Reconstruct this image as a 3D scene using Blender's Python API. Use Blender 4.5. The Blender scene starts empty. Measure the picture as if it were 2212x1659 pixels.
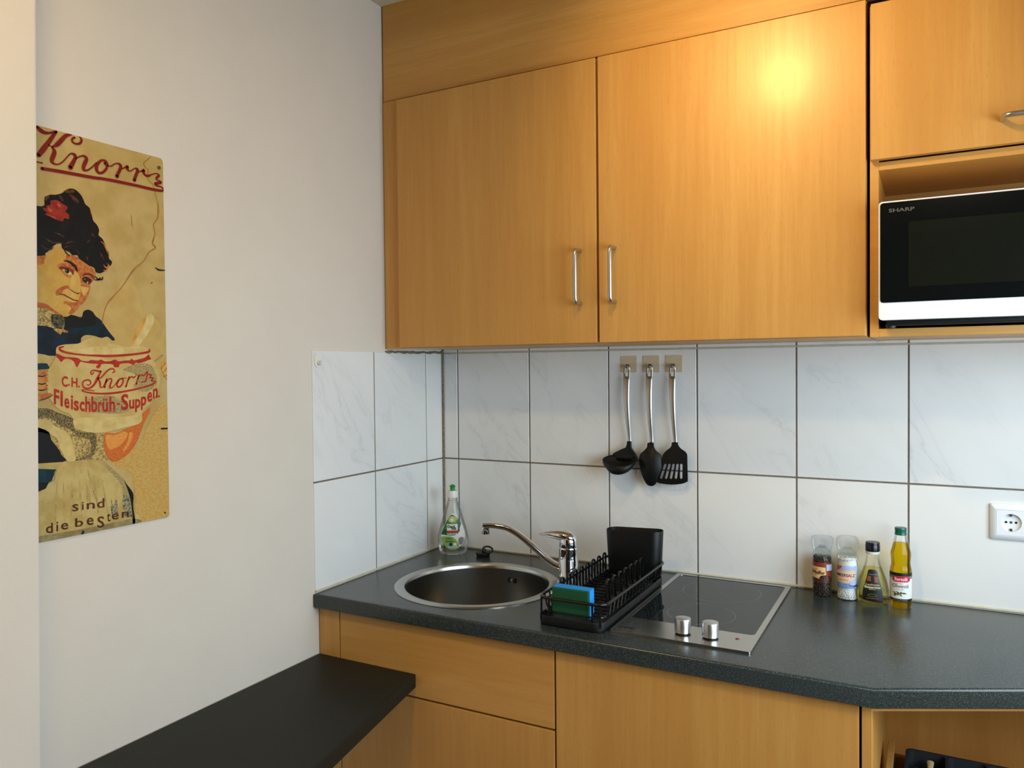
# A kitchenette corner: beech cabinets, tiled splashback, round sink, two-zone hob.
import bpy, bmesh, math, random
from mathutils import Vector, Matrix
from mathutils.geometry import tessellate_polygon
random.seed(7)
C = bpy.context.scene.collection
PI = math.pi
def lin(c):
    c /= 255.0
    return c/12.92 if c <= .04045 else ((c+.055)/1.055)**2.4
def rgb(r, g, b): return (lin(r), lin(g), lin(b), 1)

# ------------------------------------------------------------------ materials
class N:
    def __init__(s, name):
        s.m = bpy.data.materials.new(name); s.m.use_nodes = True
        s.nt = s.m.node_tree; s.nt.nodes.clear()
        s.out = s.new('ShaderNodeOutputMaterial')
    def new(s, t, **kw):
        n = s.nt.nodes.new(t)
        for k, v in kw.items(): setattr(n, k, v)
        return n
    def link(s, a, b): s.nt.links.new(a, b)
    def bsdf(s, col=(.8, .8, .8, 1), rough=.5, metal=0, **kw):
        b = s.new('ShaderNodeBsdfPrincipled')
        b.inputs['Base Color'].default_value = col
        b.inputs['Roughness'].default_value = rough
        b.inputs['Metallic'].default_value = metal
        for k, v in kw.items(): b.inputs[k].default_value = v
        s.link(b.outputs[0], s.out.inputs[0]); s.b = b
        return b
    def math(s, op, a, b=None):
        n = s.new('ShaderNodeMath', operation=op)
        for i, v in enumerate((a, b)):
            if v is None: continue
            if isinstance(v, (int, float)): n.inputs[i].default_value = v
            else: s.link(v, n.inputs[i])
        return n.outputs[0]
    def noise(s, vec, scale, detail=3, rough=.5, dist=0):
        n = s.new('ShaderNodeTexNoise')
        n.inputs['Scale'].default_value = scale; n.inputs['Detail'].default_value = detail
        n.inputs['Roughness'].default_value = rough; n.inputs['Distortion'].default_value = dist
        if vec is not None: s.link(vec, n.inputs['Vector'])
        return n.outputs[0]
    def ramp(s, fac, stops):
        n = s.new('ShaderNodeValToRGB'); e = n.color_ramp.elements
        while len(e) < len(stops): e.new(.5)
        for el, (p, c) in zip(e, stops): el.position = p; el.color = c
        s.link(fac, n.inputs[0]); return n.outputs[0]
    def mix(s, fac, a, b, mode='MIX'):
        n = s.new('ShaderNodeMix', data_type='RGBA', blend_type=mode)
        for i, v in ((0, fac), (6, a), (7, b)):
            if isinstance(v, (int, float, tuple)): n.inputs[i].default_value = v
            else: s.link(v, n.inputs[i])
        return n.outputs[2]
    def bump(s, h, strength=.1, dist=.001):
        n = s.new('ShaderNodeBump'); n.inputs['Strength'].default_value = strength
        n.inputs['Distance'].default_value = dist
        s.link(h, n.inputs['Height']); s.link(n.outputs[0], s.b.inputs['Normal'])
    def obj(s): return s.new('ShaderNodeTexCoord').outputs['Object']
    def mapping(s, vec, scale=(1, 1, 1), rot=(0, 0, 0)):
        n = s.new('ShaderNodeMapping'); s.link(vec, n.inputs[0])
        n.inputs['Rotation'].default_value = rot; n.inputs['Scale'].default_value = scale
        return n.outputs[0]
M = {}
def plain(name, col, rough=.5, metal=0, var=.06, scale=60, **kw):
    n = N(name); b = n.bsdf(col, rough, metal, **kw)
    f = n.noise(n.obj(), scale)
    d = tuple(c*(1-var) for c in col[:3])+(1,); l = tuple(min(1, c*(1+var)) for c in col[:3])+(1,)
    n.link(n.ramp(f, [(.3, d), (.7, l)]), b.inputs['Base Color'])
    M[name] = n.m; return n
def wood(name, axis):
    n = N(name); b = n.bsdf(rough=.40)
    b.inputs['Specular IOR Level'].default_value = .42
    o = n.obj(); rnd = n.new('ShaderNodeObjectInfo').outputs['Random']
    off = n.new('ShaderNodeVectorMath', operation='ADD'); n.link(o, off.inputs[0])
    cb = n.new('ShaderNodeCombineXYZ')
    for i in range(3): n.link(n.math('MULTIPLY', rnd, 3.1+i), cb.inputs[i])
    n.link(cb.outputs[0], off.inputs[1])
    sc = (1, 1, .045) if axis == 'Z' else (.045, 1, 1)
    v = n.mapping(off.outputs[0], sc)
    broad = n.noise(v, 9, 3, .5, .6)
    fine = n.noise(v, 90, 4, .65, .3)
    vp = n.mapping(off.outputs[0], (1, 1, .14) if axis == 'Z' else (.14, 1, 1))
    pores = n.noise(vp, 420, 2, .5)
    c = n.ramp(broad, [(.25, rgb(188, 136, 66)), (.5, rgb(198, 147, 76)), (.75, rgb(206, 157, 86))])
    c = n.mix(n.ramp(fine, [(.35, (.0, .0, .0, 1)), (.7, (.55, .55, .55, 1))]), c, rgb(184, 128, 60))
    c = n.mix(n.ramp(pores, [(.60, (0, 0, 0, 1)), (.72, (.15, .15, .15, 1))]), c, rgb(140, 86, 38))
    n.link(c, b.inputs['Base Color']); n.bump(fine, .06, .0006); M[name] = n.m
wood('beech_vertical', 'Z'); wood('beech_horizontal', 'X')
# tiles
n = N('marbled_tile'); b = n.bsdf(rough=.16); sep = n.new('ShaderNodeSeparateXYZ'); n.link(n.obj(), sep.inputs[0])
isl = n.new('ShaderNodeNewGeometry').outputs['Random Per Island']
s_ = n.math('ADD', sep.outputs[0], sep.outputs[1]); z_ = sep.outputs[2]
ac = n.math('ADD', n.math('MULTIPLY', s_, .80), n.math('MULTIPLY', z_, .60))
al = n.math('ADD', n.math('MULTIPLY', s_, .60), n.math('MULTIPLY', z_, -.80))
cb = n.new('ShaderNodeCombineXYZ'); n.link(ac, cb.inputs[0]); n.link(n.math('MULTIPLY', al, .34), cb.inputs[1]); n.link(n.math('MULTIPLY', isl, 31), cb.inputs[2])
v1 = n.noise(cb.outputs[0], 9, 4, .6, .8); v2 = n.noise(cb.outputs[0], 4, 3, .5, .2)
vein = n.math('ABSOLUTE', n.math('SUBTRACT', v1, .5))
vein = n.ramp(vein, [(0, (1, 1, 1, 1)), (.02, (.25, .25, .25, 1)), (.07, (0, 0, 0, 1))])
msk = n.ramp(v2, [(.44, (0, 0, 0, 1)), (.68, (.4, .4, .4, 1))])
c = n.ramp(v2, [(.3, rgb(229, 228, 224)), (.75, rgb(219, 219, 217))])
n.link(n.mix(n.math('MULTIPLY', vein, msk), c, rgb(178, 180, 180)), b.inputs['Base Color'])
b.inputs['Coat Weight'].default_value = .0
M['tile'] = n.m
plain('grout', rgb(112, 104, 92), .9, var=.15, scale=90)
plain('silicone', rgb(196, 188, 164), .6, var=.1)
plain('old_silicone', rgb(120, 108, 86), .8, var=.4, scale=160)
n = plain('plaster', rgb(213, 205, 192), .85, var=.015, scale=8)
n.bump(n.noise(n.obj(), 130, 4, .6), .25, .0012)
plain('ceiling_paint', rgb(196, 186, 160), .9, var=.02)
plain('dimmed_wall', rgb(88, 86, 82), .8, var=.1, scale=4)  # unseen wall coloured dark so gloss and chrome reflect a dim room
n = N('worktop_laminate'); b = n.bsdf(rough=.25, **{'Specular IOR Level': .55}); o = n.obj()
f = n.noise(o, 560, 2, .7); g = n.noise(o, 220, 3, .6)
c = n.ramp(f, [(.34, rgb(28, 33, 33)), (.55, rgb(43, 51, 51)), (.76, rgb(104, 112, 106))])
c = n.mix(n.ramp(g, [(.4, (0, 0, 0, 1)), (.7, (.5, .5, .5, 1))]), c, rgb(40, 45, 40))
n.link(c, b.inputs['Base Color']); n.bump(n.noise(o, 900, 3, .6), .18, .0004); M['worktop'] = n.m
n = plain('shelf_laminate', rgb(26, 28, 22), .55, var=.3, scale=600, **{'Specular IOR Level': .25})
def brushed(name, col, rough, scale, stretch=(1, 1, 1), br=.05):
    n = N(name); b = n.bsdf(col, rough, 1)
    f = n.noise(n.mapping(n.obj(), stretch), scale, 3, .6)
    r = n.new('ShaderNodeMapRange'); n.link(f, r.inputs[0]); r.inputs[3].default_value = rough-br; r.inputs[4].default_value = rough+br
    n.link(r.outputs[0], b.inputs['Roughness']); M[name] = n.m; return n
brushed('stainless', (.50, .48, .44, 1), .24, 60)
brushed('bowl_steel', (.30, .29, .26, 1), .26, 30, (1, 1, .1), br=.015)
brushed('handle_steel', (.56, .54, .50, 1), .30, 120)
brushed('chrome', (.80, .80, .82, 1), .05, 20, br=.01)
brushed('knob_steel', (.62, .62, .62, 1), .32, 300, (.05, 1, 1))
brushed('dark_steel', (.18, .17, .16, 1), .3, 50)
plain('black_plastic', rgb(9, 10, 10), .45, var=.1, **{'Specular IOR Level': .3})
plain('black_wire', rgb(10, 10, 10), .22, var=.05)
plain('black_rubber', rgb(9, 9, 10), .5)
plain('black_gloss', (.004, .005, .005, 1), .07, var=.02)
plain('window_gloss', rgb(21, 23, 18), .10, var=.02)
plain('hole_shade', (.004, .003, .002, 1), .9)  # near-black that paints the shade inside slots and pin holes
plain('white_plastic', rgb(228, 230, 232), .32, var=.01)
plain('white_cap', rgb(222, 220, 214), .4, var=.01)
plain('grey_print', rgb(80, 80, 78), .5)
plain('scour_green', rgb(10, 74, 38), .95, var=.45, scale=700)
plain('sponge_blue', rgb(20, 140, 220), .85, var=.12, scale=400)
plain('green_cap', rgb(32, 128, 50), .4)
plain('teal_cap', rgb(12, 88, 70), .3)
plain('navy_cap', rgb(12, 16, 28), .25)
plain('peppercorn', rgb(64, 50, 38), .45, var=.85, scale=230)
plain('salt_grain', rgb(244, 244, 242), .6, var=.05, scale=400)
plain('hob_glass', (.008, .012, .013, 1), .05, var=.02, **{'Specular IOR Level': .26})
plain('hob_ring', rgb(120, 125, 125), .4)
plain('red_light', rgb(120, 20, 18), .3)
plain('hook_plate', rgb(204, 184, 152), .35, var=.05)
plain('tray_grey', rgb(38, 42, 46), .5)
plain('pale_wood', rgb(202, 172, 118), .6, var=.15, scale=40)
plain('floor_laminate', rgb(150, 120, 86), .5, var=.2, scale=6)
plain('lamp_glass', rgb(250, 240, 220), .4)
for nm, c in dict(lbl_green=(44, 120, 46), lbl_dkgreen=(14, 84, 40), lbl_ltgreen=(128, 172, 88), lbl_lime=(158, 172, 62), lbl_white=(222, 221, 214), lbl_black=(12, 13, 14),
                  lbl_red=(205, 50, 30), lbl_crimson=(196, 20, 44), lbl_blue=(24, 44, 110), lbl_ltblue=(168, 182, 212), lbl_midblue=(104, 130, 188), lbl_rust=(128, 48, 26), lbl_brown=(62, 32, 18),
                  lbl_tan=(224, 178, 122), lbl_peach=(228, 186, 152), lbl_bronze=(122, 66, 36), lbl_cream=(216, 206, 160), lbl_olive=(74, 84, 30), lbl_grey=(120, 120, 116)).items():
    plain(nm, rgb(*c), .4, var=.03)
def thin(name, tint, edge, gloss=.04, ior=1.45, sheen=.62):
    """clear container: light passes, with a Fresnel sheen and darker edges"""
    n = N(name); t = n.new('ShaderNodeBsdfTransparent'); g = n.new('ShaderNodeBsdfGlossy')
    g.inputs['Roughness'].default_value = gloss
    lw = n.new('ShaderNodeLayerWeight'); lw.inputs[0].default_value = .35
    w = n.noise(n.obj(), 25, 2)
    fac = n.math('MULTIPLY', n.math('POWER', lw.outputs['Facing'], 4.0), n.math('ADD', n.math('MULTIPLY', w, .5), .75))
    n.link(n.mix(fac, tint, edge), t.inputs[0])  # edge tint stands in for refraction's darkening at the rim
    fr = n.new('ShaderNodeFresnel'); fr.inputs[0].default_value = ior
    mx = n.new('ShaderNodeMixShader'); n.link(n.math('MULTIPLY', fr.outputs[0], sheen), mx.inputs[0]); n.link(t.outputs[0], mx.inputs[1]); n.link(g.outputs[0], mx.inputs[2])
    n.link(mx.outputs[0], n.out.inputs[0]); M[name] = n.m
thin('clear_plastic', (.97, .97, .94, 1), (.70, .70, .65, 1), sheen=.7)
thin('clear_glass', (.99, 1, .99, 1), (.80, .86, .84, 1), sheen=.5)
thin('cap_plastic', (.93, .95, .96, 1), (.95, .97, .98, 1), .10, 1.25, .35)
thin('oil_liquid', (.88, .70, .06, 1), (.60, .42, .02, 1), .05, 1.3, .2)
thin('vinegar_liquid', (.93, .90, .62, 1), (.72, .66, .30, 1), .05, 1.3, .2)
thin('window_glass', (.98, .98, .98, 1), (.8, .85, .85, 1), .0)
# poster paints: matt printed colours broken up by a fine litho grain
PAINT = dict(paper=((186, 160, 100), (174, 146, 84), 14), tan=((190, 161, 96), (182, 150, 84), 18), tan2=((206, 156, 76), (186, 136, 58), 40), tan3=((150, 136, 92), (128, 112, 70), 60),
             cream=((208, 186, 126), (196, 170, 106), 60), cream2=((196, 172, 110), (184, 156, 90), 24), cream3=((206, 182, 118), (190, 164, 98), 40),
             navy=((10, 34, 46), (8, 18, 24), 30), teal=((10, 52, 60), (8, 34, 40), 30), black=((12, 12, 10), (16, 15, 12), 30),
             lace=((196, 168, 100), (120, 100, 58), 300), lace2=((96, 92, 60), (22, 26, 20), 260), gold=((196, 150, 84), (130, 80, 40), 200),
             skin=((196, 158, 78), (184, 140, 60), 20), skin2=((202, 166, 88), (192, 152, 76), 40), rust=((186, 118, 56), (160, 84, 38), 200), rust2=((176, 102, 48), (158, 82, 36), 160),
             hair=((18, 15, 9), (9, 9, 6), 40), hairm=((92, 52, 28), (44, 26, 14), 160), hairb=((66, 30, 18), (40, 18, 10), 80),
             rose=((150, 48, 30), (128, 34, 22), 90), rose2=((186, 84, 50), (160, 60, 36), 90), red=((172, 46, 26), (158, 36, 18), 60), red2=((128, 28, 20), (112, 20, 14), 40),
             grey=((184, 160, 100), (122, 112, 76), 420), greyd=((140, 120, 70), (58, 54, 36), 380), greyb=((170, 156, 100), (48, 74, 82), 300),
             hand=((200, 134, 64), (170, 96, 40), 60), orange=((206, 116, 44), (180, 84, 30), 420), orange2=((220, 158, 74), (204, 122, 50), 420),
             apron=((190, 168, 104), (174, 148, 84), 26), brown=((88, 46, 24), (62, 34, 20), 50), crack=((186, 118, 50), (150, 100, 50), 100),
             stip=((190, 164, 96), (190, 142, 66), 330), stip2=((172, 152, 96), (184, 158, 92), 40), lip=((126, 48, 26), (100, 38, 20), 80), fold=((180, 156, 94), (162, 138, 78), 60))
for k, (a, b_, s) in PAINT.items():
    n = N('print_'+k); b = n.bsdf(rough=.5, **{'Specular IOR Level': .18}); f = n.noise(n.obj(), s, 3, .6)
    n.link(n.ramp(f, [(.40, rgb(*a)), (.60, rgb(*b_))]), b.inputs['Base Color']); M['print_'+k] = n.m

# ------------------------------------------------------------------ object helpers
BASE = {}
def thing(name, label, cat, loc=(0, 0, 0), group=None, kind=None):
    o = bpy.data.objects.new(name, None); C.objects.link(o); o.location = loc
    o.empty_display_size = .02; BASE[o] = Vector(loc)
    tag(o, label, cat, group, kind); return o
def tag(o, label=None, cat=None, group=None, kind=None):
    if label: o['label'] = label
    if cat: o['category'] = cat
    if group: o['group'] = group
    if kind: o['kind'] = kind
    return o
def obj(name, bm, mats, parent=None, smooth=False, label=None, base=None, kind=None, normals=True):
    """link a bmesh given in room coordinates as ONE object whose origin is its thing's base"""
    b = BASE[parent] if parent else Vector(base or (0, 0, 0))
    bmesh.ops.translate(bm, vec=-b, verts=bm.verts)
    if normals: bmesh.ops.recalc_face_normals(bm, faces=bm.faces)
    me = bpy.data.meshes.new(name); bm.to_mesh(me); bm.free()
    for m in ([mats] if isinstance(mats, str) else mats): me.materials.append(M[m])
    if smooth:
        for p in me.polygons: p.use_smooth = True
        if smooth != 'all': me.set_sharp_from_angle(angle=math.radians(40))
    o = bpy.data.objects.new(name, me); C.objects.link(o); BASE[o] = b
    if parent: o.parent = parent
    else: o.location = b
    if label: o['label'] = label
    if kind: o['kind'] = kind
    return o
def struct(name, bm, mats, **kw): return obj(name, bm, mats, kind='structure', **kw)
NEW = bmesh.new
def box(bm, x0, x1, y0, y1, z0, z1, bev=0, mi=0, seg=2):
    vs = [bm.verts.new((x, y, z)) for x in (x0, x1) for y in (y0, y1) for z in (z0, z1)]
    fs = [bm.faces.new([vs[i] for i in q]) for q in ((0, 1, 3, 2), (4, 6, 7, 5), (0, 4, 5, 1), (2, 3, 7, 6), (0, 2, 6, 4), (1, 5, 7, 3))]
    for f in fs: f.material_index = mi
    if bev:
        es = list({e for f in fs for e in f.edges})
        r = bmesh.ops.bevel(bm, geom=es, offset=bev, segments=seg, affect='EDGES', profile=.5)
        for f in r['faces']: f.material_index = mi
    return fs
def prism(bm, pts, f3, d, holes=(), mi=0):
    """outline pts (2D) with holes -> solid; f3(u, v, w) gives the 3D point, w runs 0..d"""
    loops = [list(pts)]+[list(h) for h in holes]
    tri = tessellate_polygon([[Vector((u, v, 0)) for u, v in l] for l in loops])
    flat = [p for l in loops for p in l]
    lo = [bm.verts.new(f3(u, v, 0)) for u, v in flat]; hi = [bm.verts.new(f3(u, v, d)) for u, v in flat]
    for t in tri:
        for lst in (lo, hi):
            try: bm.faces.new([lst[i] for i in t]).material_index = mi
            except ValueError: pass
    k = 0
    for l in loops:
        for i in range(len(l)):
            a, b = k+i, k+(i+1) % len(l)
            bm.faces.new((lo[a], lo[b], hi[b], hi[a])).material_index = mi
        k += len(l)
def rings(bm, rs, closed=True, cap=(True, True), mi=0):
    """loft through rings of 3D points"""
    R_ = [[bm.verts.new(p) for p in r] for r in rs]; n = len(R_[0])
    for a, b in zip(R_, R_[1:]):
        for i in range(n if closed else n-1):
            bm.faces.new((a[i], a[(i+1) % n], b[(i+1) % n], b[i])).material_index = mi
    if cap[0]: bm.faces.new(R_[0][::-1]).material_index = mi
    if cap[1]: bm.faces.new(R_[-1]).material_index = mi
    return R_
def lathe(bm, prof, c, seg=40, cap=(True, True), mi=0, ry=None, rot=0):
    """profile [(r, z)] or [(rx, z, ry)] about a vertical axis at c"""
    rs = []
    for q in prof:
        rx, z = q[0], q[1]; r2 = q[2] if len(q) > 2 else rx
        rg = []
        for i in range(seg):
            t = 2*PI*i/seg; x, y = rx*math.cos(t), r2*math.sin(t)
            rg.append((c[0]+x*math.cos(rot)-y*math.sin(rot), c[1]+x*math.sin(rot)+y*math.cos(rot), c[2]+z))
        rs.append(rg)
    return rings(bm, rs, True, cap, mi)
def tube(bm, pts, r, closed=False, seg=8, mi=0, flat=None):
    P = [Vector(p) for p in pts]; n = len(P); rs = []; up = None
    for i in range(n):
        a = P[(i-1) % n] if (closed or i) else P[i]; b = P[(i+1) % n] if (closed or i < n-1) else P[i]
        t = (b-a).normalized()
        if up is None:
            up = Vector((0, 0, 1)) if abs(t.z) < .9 else Vector((0, 1, 0))
        up = (up-t*up.dot(t)); up = up.normalized() if up.length > 1e-6 else t.orthogonal().normalized()
        s = t.cross(up); rr = r[i] if isinstance(r, (list, tuple)) else r
        ru, rs_ = (rr*flat, rr) if flat else (rr, rr)
        rs.append([P[i]+up*ru*math.cos(2*PI*k/seg)+s*rs_*math.sin(2*PI*k/seg) for k in range(seg)])
    if closed:
        rs.append(rs[0]); R_ = [[bm.verts.new(p) for p in q] for q in rs[:-1]]; R_.append(R_[0])
        for a, b in zip(R_, R_[1:]):
            for k in range(seg): bm.faces.new((a[k], a[(k+1) % seg], b[(k+1) % seg], b[k])).material_index = mi
    else: rings(bm, rs, mi=mi)
def fillet(pts, r, seg=5, closed=False):
    """round the corners of a 3D polyline"""
    P = [Vector(p) for p in pts]; n = len(P); out = []
    for i in range(n):
        if not closed and i in (0, n-1): out.append(P[i]); continue
        a, b, c = P[i-1], P[i], P[(i+1) % n]
        rr = min(r, (a-b).length*.49, (c-b).length*.49)
        p, q = b+(a-b).normalized()*rr, b+(c-b).normalized()*rr
        for k in range(seg+1):
            t = k/seg; out.append(p*(1-t)**2+b*2*t*(1-t)+q*t*t)
    return out
def rrect(x0, x1, y0, y1, r, seg=6):
    o = []
    for cx, cy, a in ((x1-r, y1-r, 0), (x0+r, y1-r, 90), (x0+r, y0+r, 180), (x1-r, y0+r, 270)):
        for k in range(seg+1):
            t = math.radians(a+90*k/seg); o.append((cx+r*math.cos(t), cy+r*math.sin(t)))
    return o
def smooth_pts(pts, sub=4, closed=True):
    n = len(pts); o = []
    for i in range(n if closed else n-1):
        p0, p1, p2, p3 = (pts[(i+k) % n] if closed else pts[min(max(i+k, 0), n-1)] for k in (-1, 0, 1, 2))
        for s in range(sub):
            t = s/sub
            o.append(tuple(.5*((2*b)+(-a+c)*t+(2*a-5*b+4*c-d)*t*t+(-a+3*b-3*c+d)*t**3) for a, b, c, d in zip(p0, p1, p2, p3)))
    if not closed: o.append(tuple(pts[-1]))
    return o
_T = {}
def glyphs(s, bold=0):
    """triangles and bounds of a word set in the built-in font"""
    k = (s, bold)
    if k not in _T:
        cu = bpy.data.curves.new('t', 'FONT'); cu.body = s; cu.resolution_u = 3; cu.offset = bold
        o = bpy.data.objects.new('t', cu); C.objects.link(o); bpy.context.view_layer.update()
        me = bpy.data.meshes.new_from_object(o.evaluated_get(bpy.context.evaluated_depsgraph_get()))
        vs = [(v.co.x, v.co.y) for v in me.vertices]; fs = [tuple(p.vertices) for p in me.polygons]
        bpy.data.objects.remove(o); bpy.data.curves.remove(cu); bpy.data.meshes.remove(me)
        xs = [v[0] for v in vs]; ys = [v[1] for v in vs]
        _T[k] = (vs, fs, min(xs), max(xs), min(ys), max(ys))
    return _T[k]
def text(bm, s, f, mi=0, bold=0):
    """set word s; f(u, v) with u, v in 0..1 over the word's bounding box gives the 3D point"""
    vs, fs, x0, x1, y0, y1 = glyphs(s, bold)
    V = [bm.verts.new(f((x-x0)/(x1-x0), (y-y0)/(y1-y0))) for x, y in vs]
    for q in fs:
        try: bm.faces.new([V[i] for i in q]).material_index = mi
        except ValueError: pass
SPAT=[(0.746,1.2549),(0.7605,1.2554),(0.7617,1.2494),(0.7691,1.2399),(0.7802,1.233),(0.7863,1.226),(0.7875,1.2139),(0.788,1.1579),(0.7847,1.1517),(0.7724,1.146),(0.7449,1.1418),(0.7197,1.1427),(0.7057,1.1451),(0.7032,1.1504),(0.7084,1.1656),(0.7162,1.1932),(0.7188,1.2107),(0.7214,1.2207),(0.7303,1.2321),(0.7417,1.2412),(0.745,1.2487)]
SLOTS=[[(0.7248,1.1949),(0.7284,1.198),(0.7319,1.1953),(0.7195,1.1588),(0.716,1.1546),(0.7124,1.1584)],[(0.7362,1.1955),(0.7397,1.1986),(0.7432,1.1958),(0.7329,1.1596),(0.7294,1.1554),(0.7259,1.1592)],[(0.7472,1.196),(0.7507,1.1992),(0.7542,1.1964),(0.7463,1.1604),(0.7427,1.1562),(0.7392,1.1599)],[(0.758,1.1966),(0.7615,1.1997),(0.7649,1.1969),(0.7598,1.1612),(0.7563,1.157),(0.7528,1.1607)],[(0.7682,1.1971),(0.7716,1.2002),(0.7751,1.1974),(0.7739,1.162),(0.7704,1.1579),(0.767,1.1616)]]
SPOON=[(0.6794,1.2512),(0.6948,1.2517),(0.6961,1.2419),(0.7024,1.231),(0.7125,1.2227),(0.7181,1.2106),(0.7192,1.1934),(0.7161,1.1759),(0.7083,1.1581),(0.7019,1.1428),(0.6941,1.1361),(0.6877,1.135),(0.6787,1.1376),(0.6697,1.1508),(0.6608,1.1729),(0.6544,1.1951),(0.6545,1.2076),(0.6585,1.2203),(0.6689,1.2295),(0.6773,1.2399)]
SPOUT=[(0.2367,1.0311),(0.2213,1.0316),(0.2046,1.0321),(0.179,1.029),(0.1599,1.0233),(0.1347,1.009),(0.1095,0.9897),(0.0845,0.9681),(0.0597,0.9465),(0.0348,0.93),(0.0162,0.922)]
OUT=[(0.2277,1.0289),(0.2279,1.0099)]
LEVTOP=[(0.0797,1.0144),(0.059,1.02),(0.0403,1.0237),(0.0191,1.0255),(-0.0007,1.023),(-0.0167,1.0136),(-0.0215,0.994),(-0.0235,0.9817)]
LEVBOT=[(0.0798,1.0113),(0.0591,1.0063),(0.0404,1.0019),(0.0243,0.9975),(0.0225,0.9789)]
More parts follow.
